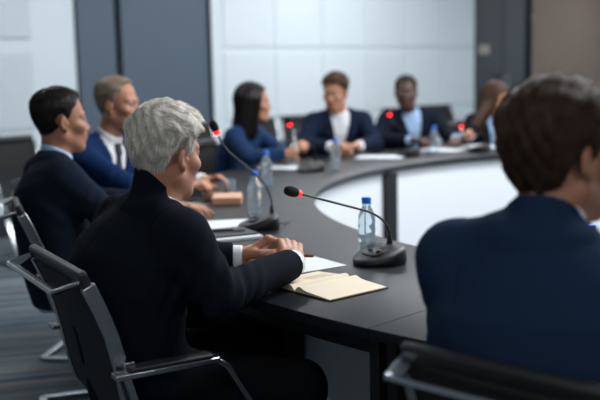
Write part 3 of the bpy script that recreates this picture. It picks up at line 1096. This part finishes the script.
for k in range(8):
    a1, a0 = math.radians(SEAMS[k]), math.radians(SEAMS[k + 1])
    g = .0012 / RO
    arc_solid(rrect(RI, RO, .712, .740, .003), a0 + g, a1 - g, 36).build('tabletop', M['table'], table, angle=30)
    arc_solid([(2.205, .03), (2.225, .03), (2.225, .711), (2.205, .711)], a0 + .012, a1 - .012, 30).build('inner_panel', M['white_panel'], table, angle=30)
    arc_solid([(2.225, .655), (2.90, .655), (2.90, .711), (2.225, .711)], a0 + .012, a1 - .012, 30).build('apron', M['table_edge'], table, angle=30)
    for sgn in (-1, 1):
        mb = MB(); a = a1 + sgn * .009
        R = np.stack([pol(1, a, 0), pol(1, a + PI / 2, 0), V(0, 0, 1)], 1)
        mb.box(pol(2.575, a, .348), V(.345, .0145, .348), R)
        mb.build('divider_panel', M['table_edge'], table, bevel=.002)
    mb = MB(); R = np.stack([pol(1, a1, 0), pol(1, a1 + PI / 2, 0), V(0, 0, 1)], 1)
    mb.box(pol(2.190, a1, .349), V(.014, .062, .349), R)
    mb.build('post', M['table_edge'], table, bevel=.003)

TZ = .7405


# ------------------------------------------------------------------ microphones
def bez(p0, p1, p2, p3, n=24):
    t = np.linspace(0, 1, n)[:, None]
    return (1 - t) ** 3 * p0 + 3 * (1 - t) ** 2 * t * p1 + 3 * (1 - t) * t ** 2 * p2 + t ** 3 * p3


def microphone(bx, by, hx, hy, hz, label, lit):
    d = V(hx - bx, hy - by, 0); L = np.linalg.norm(d)
    rz = math.atan2(-d[0], d[1])
    root = thing('desk_microphone', label, 'microphone', (bx, by, TZ), rz, 'desk microphones on the ring table')
    # base: rounded wedge, low round nose towards the speaker, tall blunt back
    out = []
    n = 44
    for k in range(n):
        a = 2 * PI * k / n
        c, s_ = math.cos(a), math.sin(a)
        e = .62 if s_ < 0 else .86
        x = .076 * (abs(c) ** e) * (1 if c >= 0 else -1)
        y = (.062 if s_ < 0 else .088) * (abs(s_) ** e) * (1 if s_ >= 0 else -1)
        x *= 1 - .22 * max(0, y / .088) ** 2
        out.append((x, y))
    def zt(y): return .020 + .034 * float(sstep(.085, -.055, np.array([y]))[0])
    rows = []
    for inset, hfun in ((.0, lambda y: .0), (.0, lambda y: .006), (-.002, lambda y: .010), (.0, lambda y: zt(y) * .75), (.004, lambda y: zt(y) * .93), (.012, lambda y: zt(y)), (.035, lambda y: zt(y) + .003), (.06, lambda y: zt(y) + .004)):
        row = []
        for x, y in out:
            r = math.hypot(x, y); q = max(0.0, (r - inset)) / r
            row.append(V(x * q, y * q, hfun(y * q)))
        rows.append(row + row[:1])
    mb = MB(); mb.grid([r[::-1] for r in rows])
    m = len(rows[-1]) - 1
    mb.add(rows[-1][:m], [tuple(range(m))]); mb.add(rows[0][:m], [tuple(range(m - 1, -1, -1))])
    mb.build('base', M['plastic'], root, angle=50)
    tilt = math.atan2(.034, .13)
    Rt = np.array([[1, 0, 0], [0, math.cos(-tilt), -math.sin(-tilt)], [0, math.sin(-tilt), math.cos(-tilt)]])
    # glossy control window with a talk button
    pts = []
    for k in range(32):
        a = 2 * PI * k / 32
        pts.append(V(.042 * math.copysign(abs(math.cos(a)) ** .6, math.cos(a)), .030 * math.copysign(abs(math.sin(a)) ** .6, math.sin(a)), 0))
    c = V(0, .022, zt(.022) + .0035)
    mb = MB(); mb.add([c + Rt @ (p + V(0, 0, .0015)) for p in pts] + [c + Rt @ (p * 1.04 - V(0, 0, .004)) for p in pts],
                      [tuple(range(32))] + [(k, k + 32, (k + 1) % 32 + 32, (k + 1) % 32) for k in range(32)])
    cw = mb.build('control_window', M['gloss'], root)
    for x in (-.018, .018):
        mb = MB(); mb.lathe([(.0085, -.001), (.0085, .0025), (.007, .0035), (.001, .0037)], 20, c + Rt @ V(x, .0, .0012), 0, Rt)
        mb.build('button', M['plastic'], cw)
    z0 = zt(-.038) + .002
    hz_ = hz - TZ
    p0 = V(0, -.038, z0); p3 = V(0, L, hz_)
    dirh = unit(V(0, .93, .30) if L > .25 else V(0, .35, .94))
    if L > .25:
        pm = V(0, .062, .166); sl = unit(p3 - pm)
        path = bez(p0, V(0, -.052, .108), pm - sl * .062, pm, 18)
        path = np.concatenate([path, [pm + (p3 - pm) * .3, pm + (p3 - pm) * .6, p3 - sl * .01]])
    else:
        path = bez(p0, p0 + V(0, -.02, .15), p3 - dirh * .14, p3 - dirh * .02, 26)
    dirh = unit(p3 - path[-2])
    mb = MB(); mb.lathe([(.0095, 0), (.0088, .012), (.0055, .030), (.0045, .034)], 20, p0 - V(0, 0, .004))
    mb.build('collar', M['plastic'], root)
    mb = MB(); mb.tube(path, .0034, 12); mb.build('gooseneck', M['plastic'], root)
    a = V(1, 0, 0); b = np.cross(dirh, a); Rd = np.stack([a, b, dirh], 1)
    mb = MB(); mb.lathe([(.0055, -.014), (.0098, -.012), (.0105, -.009), (.0105, -.003), (.0095, 0)], 24, p3, 0, Rd)
    mb.build('light_ring', M['red'] if lit else M['coral'], root)
    prof = [(.0105, -.001), (.0128, .004), (.0142, .011), (.0146, .020), (.0142, .028), (.0126, .035), (.0096, .0405), (.0055, .0435), (.001, .0445)]
    mb = MB(); mb.lathe(prof, 26, p3, 0, Rd); mb.build('foam_windscreen', M['foam'], root)
    # cable out of the back
    mb = MB(); mb.tube(bez(V(.02, -.060, .012), V(.03, -.10, .004), V(.09, -.12, .004), V(.12, -.13, .004), 12), .0026, 8)
    mb.build('cable', M['plastic'], root)
    return root


microphone(.240, 2.830, -.008, 2.650, .982, 'black gooseneck microphone by the open notebook, in sharp focus', False)
microphone(-.144, 3.508, -.300, 3.475, 1.108, 'black gooseneck microphone before the dark-haired man, beside a blue-capped bottle', True)
microphone(.067, 5.451, -.050, 5.35, 1.022, 'black microphone with a lit red ring in front of the woman in blue', True)
microphone(.724, 6.237, .606, 6.32, 1.015, 'black microphone with a lit red ring before the man in the blazer', True)
microphone(1.226, 6.412, 1.112, 6.50, .914, 'black microphone with a lit red ring before the woman with brown hair', True)


# ------------------------------------------------------------------ bottles
def make_bottle():
    root = thing('water_bottle', 'bottle', 'bottle', (0, 0, TZ), 0, 'blue-capped water bottles')
    prof = [(.010, .004), (.020, .0), (.0255, .003), (.0275, .010), (.0275, .030), (.0265, .033), (.0265, .036), (.0275, .039), (.0275, .058),
            (.0262, .062), (.0262, .066), (.0275, .070), (.0275, .090), (.0265, .093), (.0265, .096), (.0275, .100), (.0272, .112), (.0255, .124), (.0215, .136),
            (.0165, .146), (.0135, .151), (.0130, .158), (.0150, .159), (.0150, .161), (.0125, .162), (.0122, .170)]
    MB().lathe(prof, 32).build('bottle_body', M['bottle'], root, angle=60)
    prof = [(.0146, .1615), (.0150, .163), (.0150, .178), (.0140, .1805), (.004, .181)]
    mb = MB(); mb.lathe(prof, 28)
    mb.build('cap', M['bluecap'], root)
    return root


B0 = make_bottle()
for i, (x, y, lab) in enumerate([
    (.210, 2.975, 'clear water bottle with blue cap just behind the focused microphone'),
    (-.184, 3.836, 'clear water bottle with blue cap behind the microphone of the dark-haired man'),
    (-.166, 4.769, 'clear water bottle with blue cap in front of the woman in blue'),
    (.210, 5.474, 'clear water bottle with blue cap before the man in the white shirt'),
    (.921, 6.455, 'clear water bottle with blue cap before the man in the blazer'),
    (.733, 2.373, 'clear water bottle with blue cap peeking past the shoulder of the man nearest the camera')]):
    b = B0 if i == 0 else copy_tree(B0)
    b.location = (x, y, TZ); b['label'] = lab

# ------------------------------------------------------------------ paper, books, pens
def yawR(deg):
    r, f = hd(deg)
    return np.stack([r, f, V(0, 0, 1)], 1)


def slabthing(name, label, cat, c, w, l, h, deg, m, z=TZ, group=None, bevel=.001):
    mb = MB(); mb.box(V(0, 0, h / 2), V(w / 2, l / 2, h / 2))
    o = mb.build(name, m, None, smooth=False, bevel=bevel if h > .003 else 0)
    o.location = (c[0], c[1], z); o.rotation_euler = (0, 0, rz_of(deg))
    return tag(o, label, cat, group)


def open_notebook():
    A = V(.071, 2.355, 0); a = unit(V(.157, .130, 0)); c = unit(V(-.640, .768, 0))
    o = A + c * .142 + a * .102
    rz = math.atan2(a[1], a[0])
    root = thing('open_notebook', 'open notebook with cream pages under the white-haired man\'s hands', 'notebook', (o[0], o[1], TZ), rz)
    def page(sg):
        n = 16; rows_t = []
        for i in range(n + 1):
            t = i / n; y = .002 + .138 * t
            z = .0045 + .0085 * (1 - t) ** 1.0 + .006 * math.exp(-((t - .13) / .12) ** 2) - .009 * math.exp(-(t / .05) ** 2)
            rows_t.append((sg * y, z))
        mb = MB()
        ring = [[V(-.102, y, z), V(.102, y, z), V(.102, y, .0030), V(-.102, y, .0030), V(-.102, y, z)] for y, z in rows_t]
        mb.grid(ring if sg < 0 else [r[::-1] for r in ring])
        for r in (0, -1):
            mb.add(ring[r][:4], [(0, 1, 2, 3)])
        return mb
    page(-1).build('page_block', M['cream'], root, angle=50)
    page(1).build('page_block', M['cream'], root, angle=50)
    mb = MB(); mb.box(V(0, 0, .0016), V(.105, .144, .0013)); mb.build('cover', M['cover'], root, bevel=.0008)
    # handwriting on the left page
    rr = random.Random(3)
    mb = MB()
    for line in range(5):
        y0 = .030 + .011 * line
        x = -.015 + rr.uniform(-.01, .01)
        pts = []
        for k in range(34):
            pts.append(V(x + k * .0026, y0 + rr.uniform(-.0016, .0016), .0150 - .062 * (y0 - .02) + .0012))
        mb.tube(pts, .00025, 4)
    mb.build('handwriting', mat('pencil_grey', (.42, .40, .38), .8), root)
    return root


open_notebook()
slabthing('paper_sheet', 'white paper sheet lying half under the open notebook', 'paper', (-.045, 2.80), .21, .297, .0012, 57, M['paper'])
slabthing('notepad', 'pale notepad under the dark folder beside the white-haired man', 'notepad', (-.265, 3.315), .16, .22, .010, 66, M['paper'])
slabthing('folder', 'dark folder lying on a pale notepad beside the white-haired man', 'folder', (-.275, 3.345), .165, .20, .006, 66, M['dark_cover'], TZ + .0102)
slabthing('paper_sheet', 'white paper sheet by the dark folder, before the dark-haired man', 'paper', (-.315, 3.60), .21, .29, .0015, 80, M['paper'])
slabthing('closed_notebook', 'thick closed notebook with a tan cover, before the blond man', 'notebook', (-.325, 4.21), .17, .13, .034, 88, M['tan'], bevel=.004)
slabthing('folder', 'thin grey folder beside the tan notebook, under the blond man\'s fists', 'folder', (-.52, 4.10), .15, .21, .008, 70, mat('grey_folder', (.26, .27, .29), .5))
slabthing('paper_sheet', 'white paper sheets under the hands of the woman in blue', 'paper', (-.09, 5.66), .19, .28, .004, 115, M['paper'])
slabthing('paper_sheet', 'white paper sheets beside the folded hands of the man in the white shirt', 'paper', (.53, 6.19), .20, .30, .004, 105, M['paper'])
slabthing('paper_sheet', 'white paper sheet in front of the man in the blazer', 'paper', (1.00, 6.62), .21, .28, .003, 120, M['paper'])
slabthing('paper_sheet', 'white paper sheets in front of the woman with brown hair', 'paper', (1.33, 6.82), .21, .28, .004, 150, M['paper'])


def pen(label, a, b, m1, m2):
    a = np.asarray(a, float); b = np.asarray(b, float); d = unit(b - a); L = np.linalg.norm(b - a)
    root = thing('pen', label, 'pen', tuple(a))
    x = unit(np.cross(d, V(.2, .3, .9))); R = np.stack([x, np.cross(d, x), d], 1)
    MB().lathe([(.0008, 0), (.0022, .010), (.0042, .018), (.0046, .03), (.0046, L * .9), (.004, L), (.001, L + .001)], 14, (0, 0, 0), 0, R).build('barrel', m1, root)
    mb = MB(); mb.box(d * (L - .022) + x * .0062, V(.0014, .0008, .02), np.stack([np.cross(d, x), x, d], 1)); mb.build('clip', m2, root)
    return root


pen('bronze pen held between the hands of the white-haired man', (-.105, 2.735, .792), (.034, 2.636, .803), M['bronze'], M['bronze'])
pen('slim black pen lying on the dark folder', (-.33, 3.335, TZ + .022), (-.20, 3.355, TZ + .022), M['plastic'], M['steel'])
pen('white pen held upright by the woman in blue', (-.012, 5.66, .83), (-.030, 5.72, .965), M['paper'], M['steel'])
pen('white pen held upright by the woman with brown hair', (1.195, 6.895, .80), (1.165, 6.92, .93), M['paper'], M['steel'])
root = thing('tumbler', 'small clear glass tumbler by the blond man\'s hands', 'glass', (-.335, 4.47, TZ))
MB().lathe([(.004, .003), (.026, .0), (.029, .004), (.032, .075), (.030, .075), (.0275, .010), (.004, .009)], 28).build('glass_wall', M['bottle'], root)

# ------------------------------------------------------------------ room
UA = math.atan(.95)
UX = V(math.cos(UA), math.sin(UA), 0); WN = V(math.sin(UA), -math.cos(UA), 0); P0 = V(0, 10, 0)
RM = np.stack([UX, WN, V(0, 0, 1)], 1)
U0_, U1_, W1, CZ = -10.0, 7.6, 11.5, 3.05


def wbox(mb, u0, u1, w0, w1, z0, z1):
    c = P0 + UX * (u0 + u1) / 2 + WN * (w0 + w1) / 2 + V(0, 0, (z0 + z1) / 2)
    return mb.box(c, V(abs(u1 - u0) / 2, abs(w1 - w0) / 2, abs(z1 - z0) / 2), RM)


def struct(name, boxes, m, bevel=0, parent=None):
    mb = MB()
    for b in boxes: wbox(mb, *b)
    o = mb.build(name, m, parent, smooth=False, bevel=bevel)
    if parent is None: o['kind'] = 'structure'
    return o


def carpet():
    m = bpy.data.materials.new('striped_carpet'); m.use_nodes = True
    nt = m.node_tree; b = nt.nodes['Principled BSDF']
    tc = nt.nodes.new('ShaderNodeTexCoord')
    mp = nt.nodes.new('ShaderNodeMapping')
    mp.inputs['Rotation'].default_value = (0, 0, -math.radians(14))
    nt.links.new(tc.outputs['Object'], mp.inputs['Vector'])
    def noise(sc, scale):
        mm = nt.nodes.new('ShaderNodeMapping'); mm.inputs['Scale'].default_value = sc
        nt.links.new(mp.outputs['Vector'], mm.inputs['Vector'])
        n = nt.nodes.new('ShaderNodeTexNoise'); n.inputs['Scale'].default_value = scale; n.inputs['Detail'].default_value = 3
        nt.links.new(mm.outputs['Vector'], n.inputs['Vector']); return n.outputs['Fac']
    r1 = nt.nodes.new('ShaderNodeValToRGB')
    nt.links.new(noise((.35, 9, 1), 2.2), r1.inputs['Fac'])
    e = r1.color_ramp.elements
    e[0].position = .38; e[0].color = (*lin((.215, .265, .31)), 1)
    e[1].position = .62; e[1].color = (*lin((.43, .47, .50)), 1)
    x = e.new(.5); x.color = (*lin((.31, .36, .41)), 1)
    r2 = nt.nodes.new('ShaderNodeValToRGB')
    nt.links.new(noise((.5, 14, 1), 1.3), r2.inputs['Fac'])
    r2.color_ramp.elements[0].position = .45; r2.color_ramp.elements[0].color = (0, 0, 0, 1)
    r2.color_ramp.elements[1].position = .70; r2.color_ramp.elements[1].color = (1, 1, 1, 1)
    mx = nt.nodes.new('ShaderNodeMix'); mx.data_type = 'RGBA'
    nt.links.new(r2.outputs['Color'], mx.inputs[0]); nt.links.new(r1.outputs['Color'], mx.inputs[6])
    mx.inputs[7].default_value = (*lin((.50, .495, .48)), 1)
    nt.links.new(mx.outputs[2], b.inputs['Base Color'])
    b.inputs['Roughness'].default_value = .95; b.inputs['Specular IOR Level'].default_value = .1
    return m


def dots_mat(name, color, hole):
    """white panel drilled with a grid of small holes"""
    m = bpy.data.materials.new(name); m.use_nodes = True
    nt = m.node_tree; b = nt.nodes['Principled BSDF']; b.inputs['Roughness'].default_value = .7
    tc = nt.nodes.new('ShaderNodeTexCoord')
    mp = nt.nodes.new('ShaderNodeMapping'); mp.inputs['Rotation'].default_value = (0, 0, -UA)
    nt.links.new(tc.outputs['Object'], mp.inputs['Vector'])
    sep = nt.nodes.new('ShaderNodeSeparateXYZ'); nt.links.new(mp.outputs['Vector'], sep.inputs['Vector'])
    def cell(o):
        a = nt.nodes.new('ShaderNodeMath'); a.operation = 'MULTIPLY'; a.inputs[1].default_value = 1 / .026
        nt.links.new(o, a.inputs[0])
        f = nt.nodes.new('ShaderNodeMath'); f.operation = 'FRACT'; nt.links.new(a.outputs[0], f.inputs[0])
        s_ = nt.nodes.new('ShaderNodeMath'); s_.operation = 'SUBTRACT'; s_.inputs[1].default_value = .5; nt.links.new(f.outputs[0], s_.inputs[0])
        p = nt.nodes.new('ShaderNodeMath'); p.operation = 'POWER'; p.inputs[1].default_value = 2; nt.links.new(s_.outputs[0], p.inputs[0])
        return p.outputs[0]
    ad = nt.nodes.new('ShaderNodeMath'); ad.operation = 'ADD'
    nt.links.new(cell(sep.outputs['X']), ad.inputs[0]); nt.links.new(cell(sep.outputs['Z']), ad.inputs[1])
    lt = nt.nodes.new('ShaderNodeMath'); lt.operation = 'LESS_THAN'; lt.inputs[1].default_value = .075
    nt.links.new(ad.outputs[0], lt.inputs[0])
    mx = nt.nodes.new('ShaderNodeMix'); mx.data_type = 'RGBA'
    mx.inputs[6].default_value = (*lin(color), 1); mx.inputs[7].default_value = (*lin(hole), 1)
    nt.links.new(lt.outputs[0], mx.inputs[0]); nt.links.new(mx.outputs[2], b.inputs['Base Color'])
    return m


wall_white = mat('wall_white', (.79, .835, .86), .7, noise=.03, nscale=3)
panel_white = mat('panel_white', (.81, .85, .872), .5, noise=.02, nscale=4)
perf = dots_mat('perforated_white', (.80, .845, .87), (.46, .50, .53))
perf2 = dots_mat('finely_perforated_white', (.82, .86, .88), (.70, .74, .76))
slate = mat('slate_blue_panel', (.30, .355, .415), .6, noise=.05, nscale=5)
slate_dark = mat('added_dark_strip', (.12, .14, .165), .6)
gapm = mat('black_gap', (.04, .045, .05), .8)
doorm = mat('dark_navy_door', (.085, .105, .135), .5, noise=.06, nscale=5)
brown = mat('brown_wall', (.50, .435, .385), .75, noise=.06, nscale=4)
ceilm = mat('ceiling_white', (.80, .81, .82), .9)

fl = struct('floor', [(U0_, U1_, -.2, W1 + .1, -.1, 0)], carpet())
struct('ceiling', [(U0_, U1_, -.2, W1 + .1, CZ, CZ + .1)], ceilm)
# back wall in its runs, left to right
struct('wall_back', [(U0_, -2.586, -.2, 0, 0, CZ), (-1.145, 3.127, -.2, 0, 0, CZ)], wall_white)
struct('wall_back_brown', [(4.352, U1_, -.2, 0, 0, CZ)], brown)
struct('wall_back_slate', [(-2.586, -2.190, -.2, -.015, 0, CZ), (-2.120, -1.145, -.2, -.015, 0, CZ)], slate)
struct('trim_1', [(-2.190, -2.120, -.2, -.10, 0, CZ)], gapm)
struct('trim_2', [(-2.600, -2.580, -.05, .012, 0, CZ), (-1.150, -1.128, -.05, .012, 0, CZ)], gapm)
k = 3
for u0 in (-3.02, -3.98, -4.94, -5.90):
    for z0, z1 in ((.12, .80), (.88, 1.50), (1.62, 2.26), (2.38, 3.0)):
        o = struct('trim_%d' % k, [(u0 - .86, u0, -.01, .012, z0, z1)], perf, .003); k += 1
for i in range(6):
    u0 = -.98 + .68 * i
    for z0, z1 in ((.12, .78), (.84, 1.49), (1.55, 2.24), (2.30, 3.0)):
        o = struct('trim_%d' % k, [(u0, u0 + .655, -.01, .010, z0, z1)], panel_white if i % 3 else perf2, .003); k += 1
struct('added_strip_back', [(U0_, -2.6, -.01, .022, 0, .52), (-1.128, 3.10, -.01, .022, 0, .52)], slate_dark, .003)  # invented dark strip, darkens the lower wall behind the chair row
# dark double door at the far right of the back wall
door = struct('door_1', [(3.135, 3.735, -.16, -.02, .01, 2.6), (3.745, 4.345, -.16, -.02, .01, 2.6)], doorm, .004)
struct('trim_%d' % k, [(3.10, 3.135, -.2, .02, 0, 2.66), (4.345, 4.38, -.2, .02, 0, 2.66)], doorm, .003); k += 1
struct('wall_over_door', [(3.127, 4.352, -.2, 0, 2.6, CZ)], doorm)
for u in (3.68, 3.80):
    mb = MB(); q = P0 + UX * u + WN * .03
    mb.tube([q + V(0, 0, .95), q + V(0, 0, 1.20)], .011, 12); mb.tube([q + V(0, 0, 1.0), q - WN * .06 + V(0, 0, 1.0)], .007, 8); mb.tube([q + V(0, 0, 1.15), q - WN * .06 + V(0, 0, 1.15)], .007, 8)
    mb.build('door_handle', M['steel'], door)
platem = mat('beige_plate', (.62, .58, .54), .5)


def plate(u, z, w, h, label):
    mb = MB(); wbox(mb, -w / 2, w / 2, -.003, .003, -h / 2, h / 2)
    mb.v = [tuple(np.array(p) - P0) for p in mb.v]
    o = mb.build('wall_plate', platem, None, smooth=False, bevel=.001)
    o.location = tuple(P0 + UX * u + WN * (.0235 if u > 4 else -.0165) + V(0, 0, z))
    tag(o, label, 'sign', None)


plate(3.325, 1.512, .24, .115, 'small beige plate on the dark door beside the white wall')
plate(4.362, 1.94, .025, .09, 'tiny pale plate on the door frame beside the brown wall')
# side and rear walls
struct('wall_left', [(U0_ - .1, U0_, -.2, W1 + .1, 0, CZ)], wall_white)
struct('wall_front', [(U0_, U1_, W1, W1 + .1, 0, CZ)], brown)
WIN = [(0.7, 2.9), (3.4, 5.6), (6.1, 8.3), (8.8, 11.0)]
bx = [(U1_, U1_ + .2, -.2, W1 + .1, 0, .5), (U1_, U1_ + .2, -.2, W1 + .1, 2.75, CZ)]
e = -.2
for a, b in WIN: bx.append((U1_, U1_ + .2, e, a, .5, 2.75)); e = b
bx.append((U1_, U1_ + .2, e, W1 + .1, .5, 2.75))
struct('wall_right', bx, wall_white)
wf = mat('window_frame_grey', (.35, .37, .39), .4)
glassm = bpy.data.materials.new('window_glass'); glassm.use_nodes = True
nt = glassm.node_tree; nt.nodes.clear()
out = nt.nodes.new('ShaderNodeOutputMaterial'); mixs = nt.nodes.new('ShaderNodeMixShader'); tr = nt.nodes.new('ShaderNodeBsdfTransparent'); gl = nt.nodes.new('ShaderNodeBsdfGlossy')
fr_ = nt.nodes.new('ShaderNodeFresnel'); gl.inputs['Roughness'].default_value = .02; tr.inputs['Color'].default_value = (.95, .98, 1, 1)
nt.links.new(fr_.outputs[0], mixs.inputs[0]); nt.links.new(tr.outputs[0], mixs.inputs[1]); nt.links.new(gl.outputs[0], mixs.inputs[2]); nt.links.new(mixs.outputs[0], out.inputs[0])
for i, (a, b) in enumerate(WIN):
    m_ = (a + b) / 2
    f = struct('window_%d' % (i + 1), [(U1_ + .06, U1_ + .12, a, a + .05, .5, 2.75), (U1_ + .06, U1_ + .12, b - .05, b, .5, 2.75), (U1_ + .06, U1_ + .12, a, b, .5, .55),
                                      (U1_ + .06, U1_ + .12, a, b, 2.70, 2.75), (U1_ + .06, U1_ + .12, m_ - .025, m_ + .025, .5, 2.75)], wf)
    struct('pane', [(U1_ + .085, U1_ + .093, a + .05, m_ - .025, .55, 2.70), (U1_ + .085, U1_ + .093, m_ + .025, b - .05, .55, 2.70)], glassm, 0, f)


def room(u, w, z): return P0 + UX * u + WN * w + V(0, 0, z)


def area(name, loc, direction, sx, sy, power, color=(1, 1, 1), xax=None, spread=180):
    L = bpy.data.lights.new(name, 'AREA'); L.shape = 'RECTANGLE'; L.size = sx; L.size_y = sy
    L.energy = power; L.color = color; L.spread = math.radians(spread)
    o = bpy.data.objects.new(name, L); link(o)
    z = -unit(direction); x = unit(xax if xax is not None else UX); x = unit(x - z * (x @ z)); y = np.cross(z, x)
    o.matrix_world = Matrix([[x[0], y[0], z[0], loc[0]], [x[1], y[1], z[1], loc[1]], [x[2], y[2], z[2], loc[2]], [0, 0, 0, 1]])
    return o


DAY = (.82, .91, 1.0)
for i, (a, b) in enumerate(WIN):
    area('daylight', room(U1_ + .3, (a + b) / 2, 1.62), -UX - V(0, 0, .12), 2.1, b - a - .1, 45, DAY, xax=V(0, 0, 1))
# ceiling lights
lampm = mat('lamp_diffuser', (.95, .95, .95), .5, emit=(1, 1, 1), estr=1.5)
framem = mat('lamp_frame', (.55, .56, .58), .4, .6)
LAMPS = [(-4.2, 1.4, 33), (-2.2, 1.4, 26), (-.2, 1.4, 44), (1.0, 1.4, 28), (3.6, 2.2, 4), (5.6, 1.6, 34), (-3.2, 5.0, 74), (-1.4, 5.0, 74), (-3.2, 6.6, 74), (-1.4, 6.6, 74), (-.2, 3.6, 30), (.4, 5.8, 50), (-7.4, 6.6, 18), (-6.2, 9.4, 30), (-8.4, 9.4, 18)]  # last three are unseen fill, added to brighten the near people's backs
for i, (u, w, pw) in enumerate(LAMPS):
    c = room(u, w, CZ)
    lt = thing('ceiling_light', 'unseen rectangular recessed ceiling light, number %d' % i, 'ceiling light', tuple(c), UA, 'recessed ceiling lights')
    lt['label'] = 'unseen rectangular white ceiling light panel recessed above the meeting room'
    mb = MB()
    for (x0, x1, y0, y1) in ((-.62, .62, -.17, -.15), (-.62, .62, .15, .17), (-.62, -.60, -.15, .15), (.60, .62, -.15, .15)):
        mb.box(V((x0 + x1) / 2, (y0 + y1) / 2, -.012), V((x1 - x0) / 2, (y1 - y0) / 2, .012))
    mb.build('frame', framem, lt, smooth=False)
    mb = MB(); mb.box(V(0, 0, -.004), V(.60, .15, .004)); mb.build('diffuser', lampm, lt, smooth=False)
    area('lamp_glow', c - V(0, 0, .03), V(0, 0, -1), 1.2, .3, pw, (.955, .98, 1))

# ------------------------------------------------------------------ world, camera, colour
w = bpy.data.worlds.new('World'); SC.world = w; w.use_nodes = True
w.node_tree.nodes['Background'].inputs['Color'].default_value = (.65, .80, 1, 1)
w.node_tree.nodes['Background'].inputs['Strength'].default_value = .6

cam = bpy.data.cameras.new('camera'); co = bpy.data.objects.new('camera', cam); link(co)
cam.sensor_width = 36; cam.lens = 950 / 600 * 36; cam.clip_start = .05
th = math.atan(132 / 950); ph = .022
F = V(0, math.cos(th), -math.sin(th)); R0 = V(1, 0, 0); Uu = V(0, math.sin(th), math.cos(th))
Rr = R0 * math.cos(ph) - Uu * math.sin(ph); Up = Uu * math.cos(ph) + R0 * math.sin(ph)
co.matrix_world = Matrix([[Rr[0], Up[0], -F[0], 0], [Rr[1], Up[1], -F[1], 0], [Rr[2], Up[2], -F[2], 1.33], [0, 0, 0, 1]])
cam.dof.use_dof = True; cam.dof.focus_distance = 2.52; cam.dof.aperture_fstop = 2.2; cam.dof.aperture_blades = 0
SC.camera = co
SC.view_settings.view_transform = 'Standard'; SC.view_settings.look = 'None'
SC.view_settings.exposure = 0.0; SC.view_settings.gamma = 1.0; SC.view_settings.use_curve_mapping = False
SC.cycles.use_denoising = True
SC.cycles.max_bounces = 8
SC.cycles.sample_clamp_indirect = 6
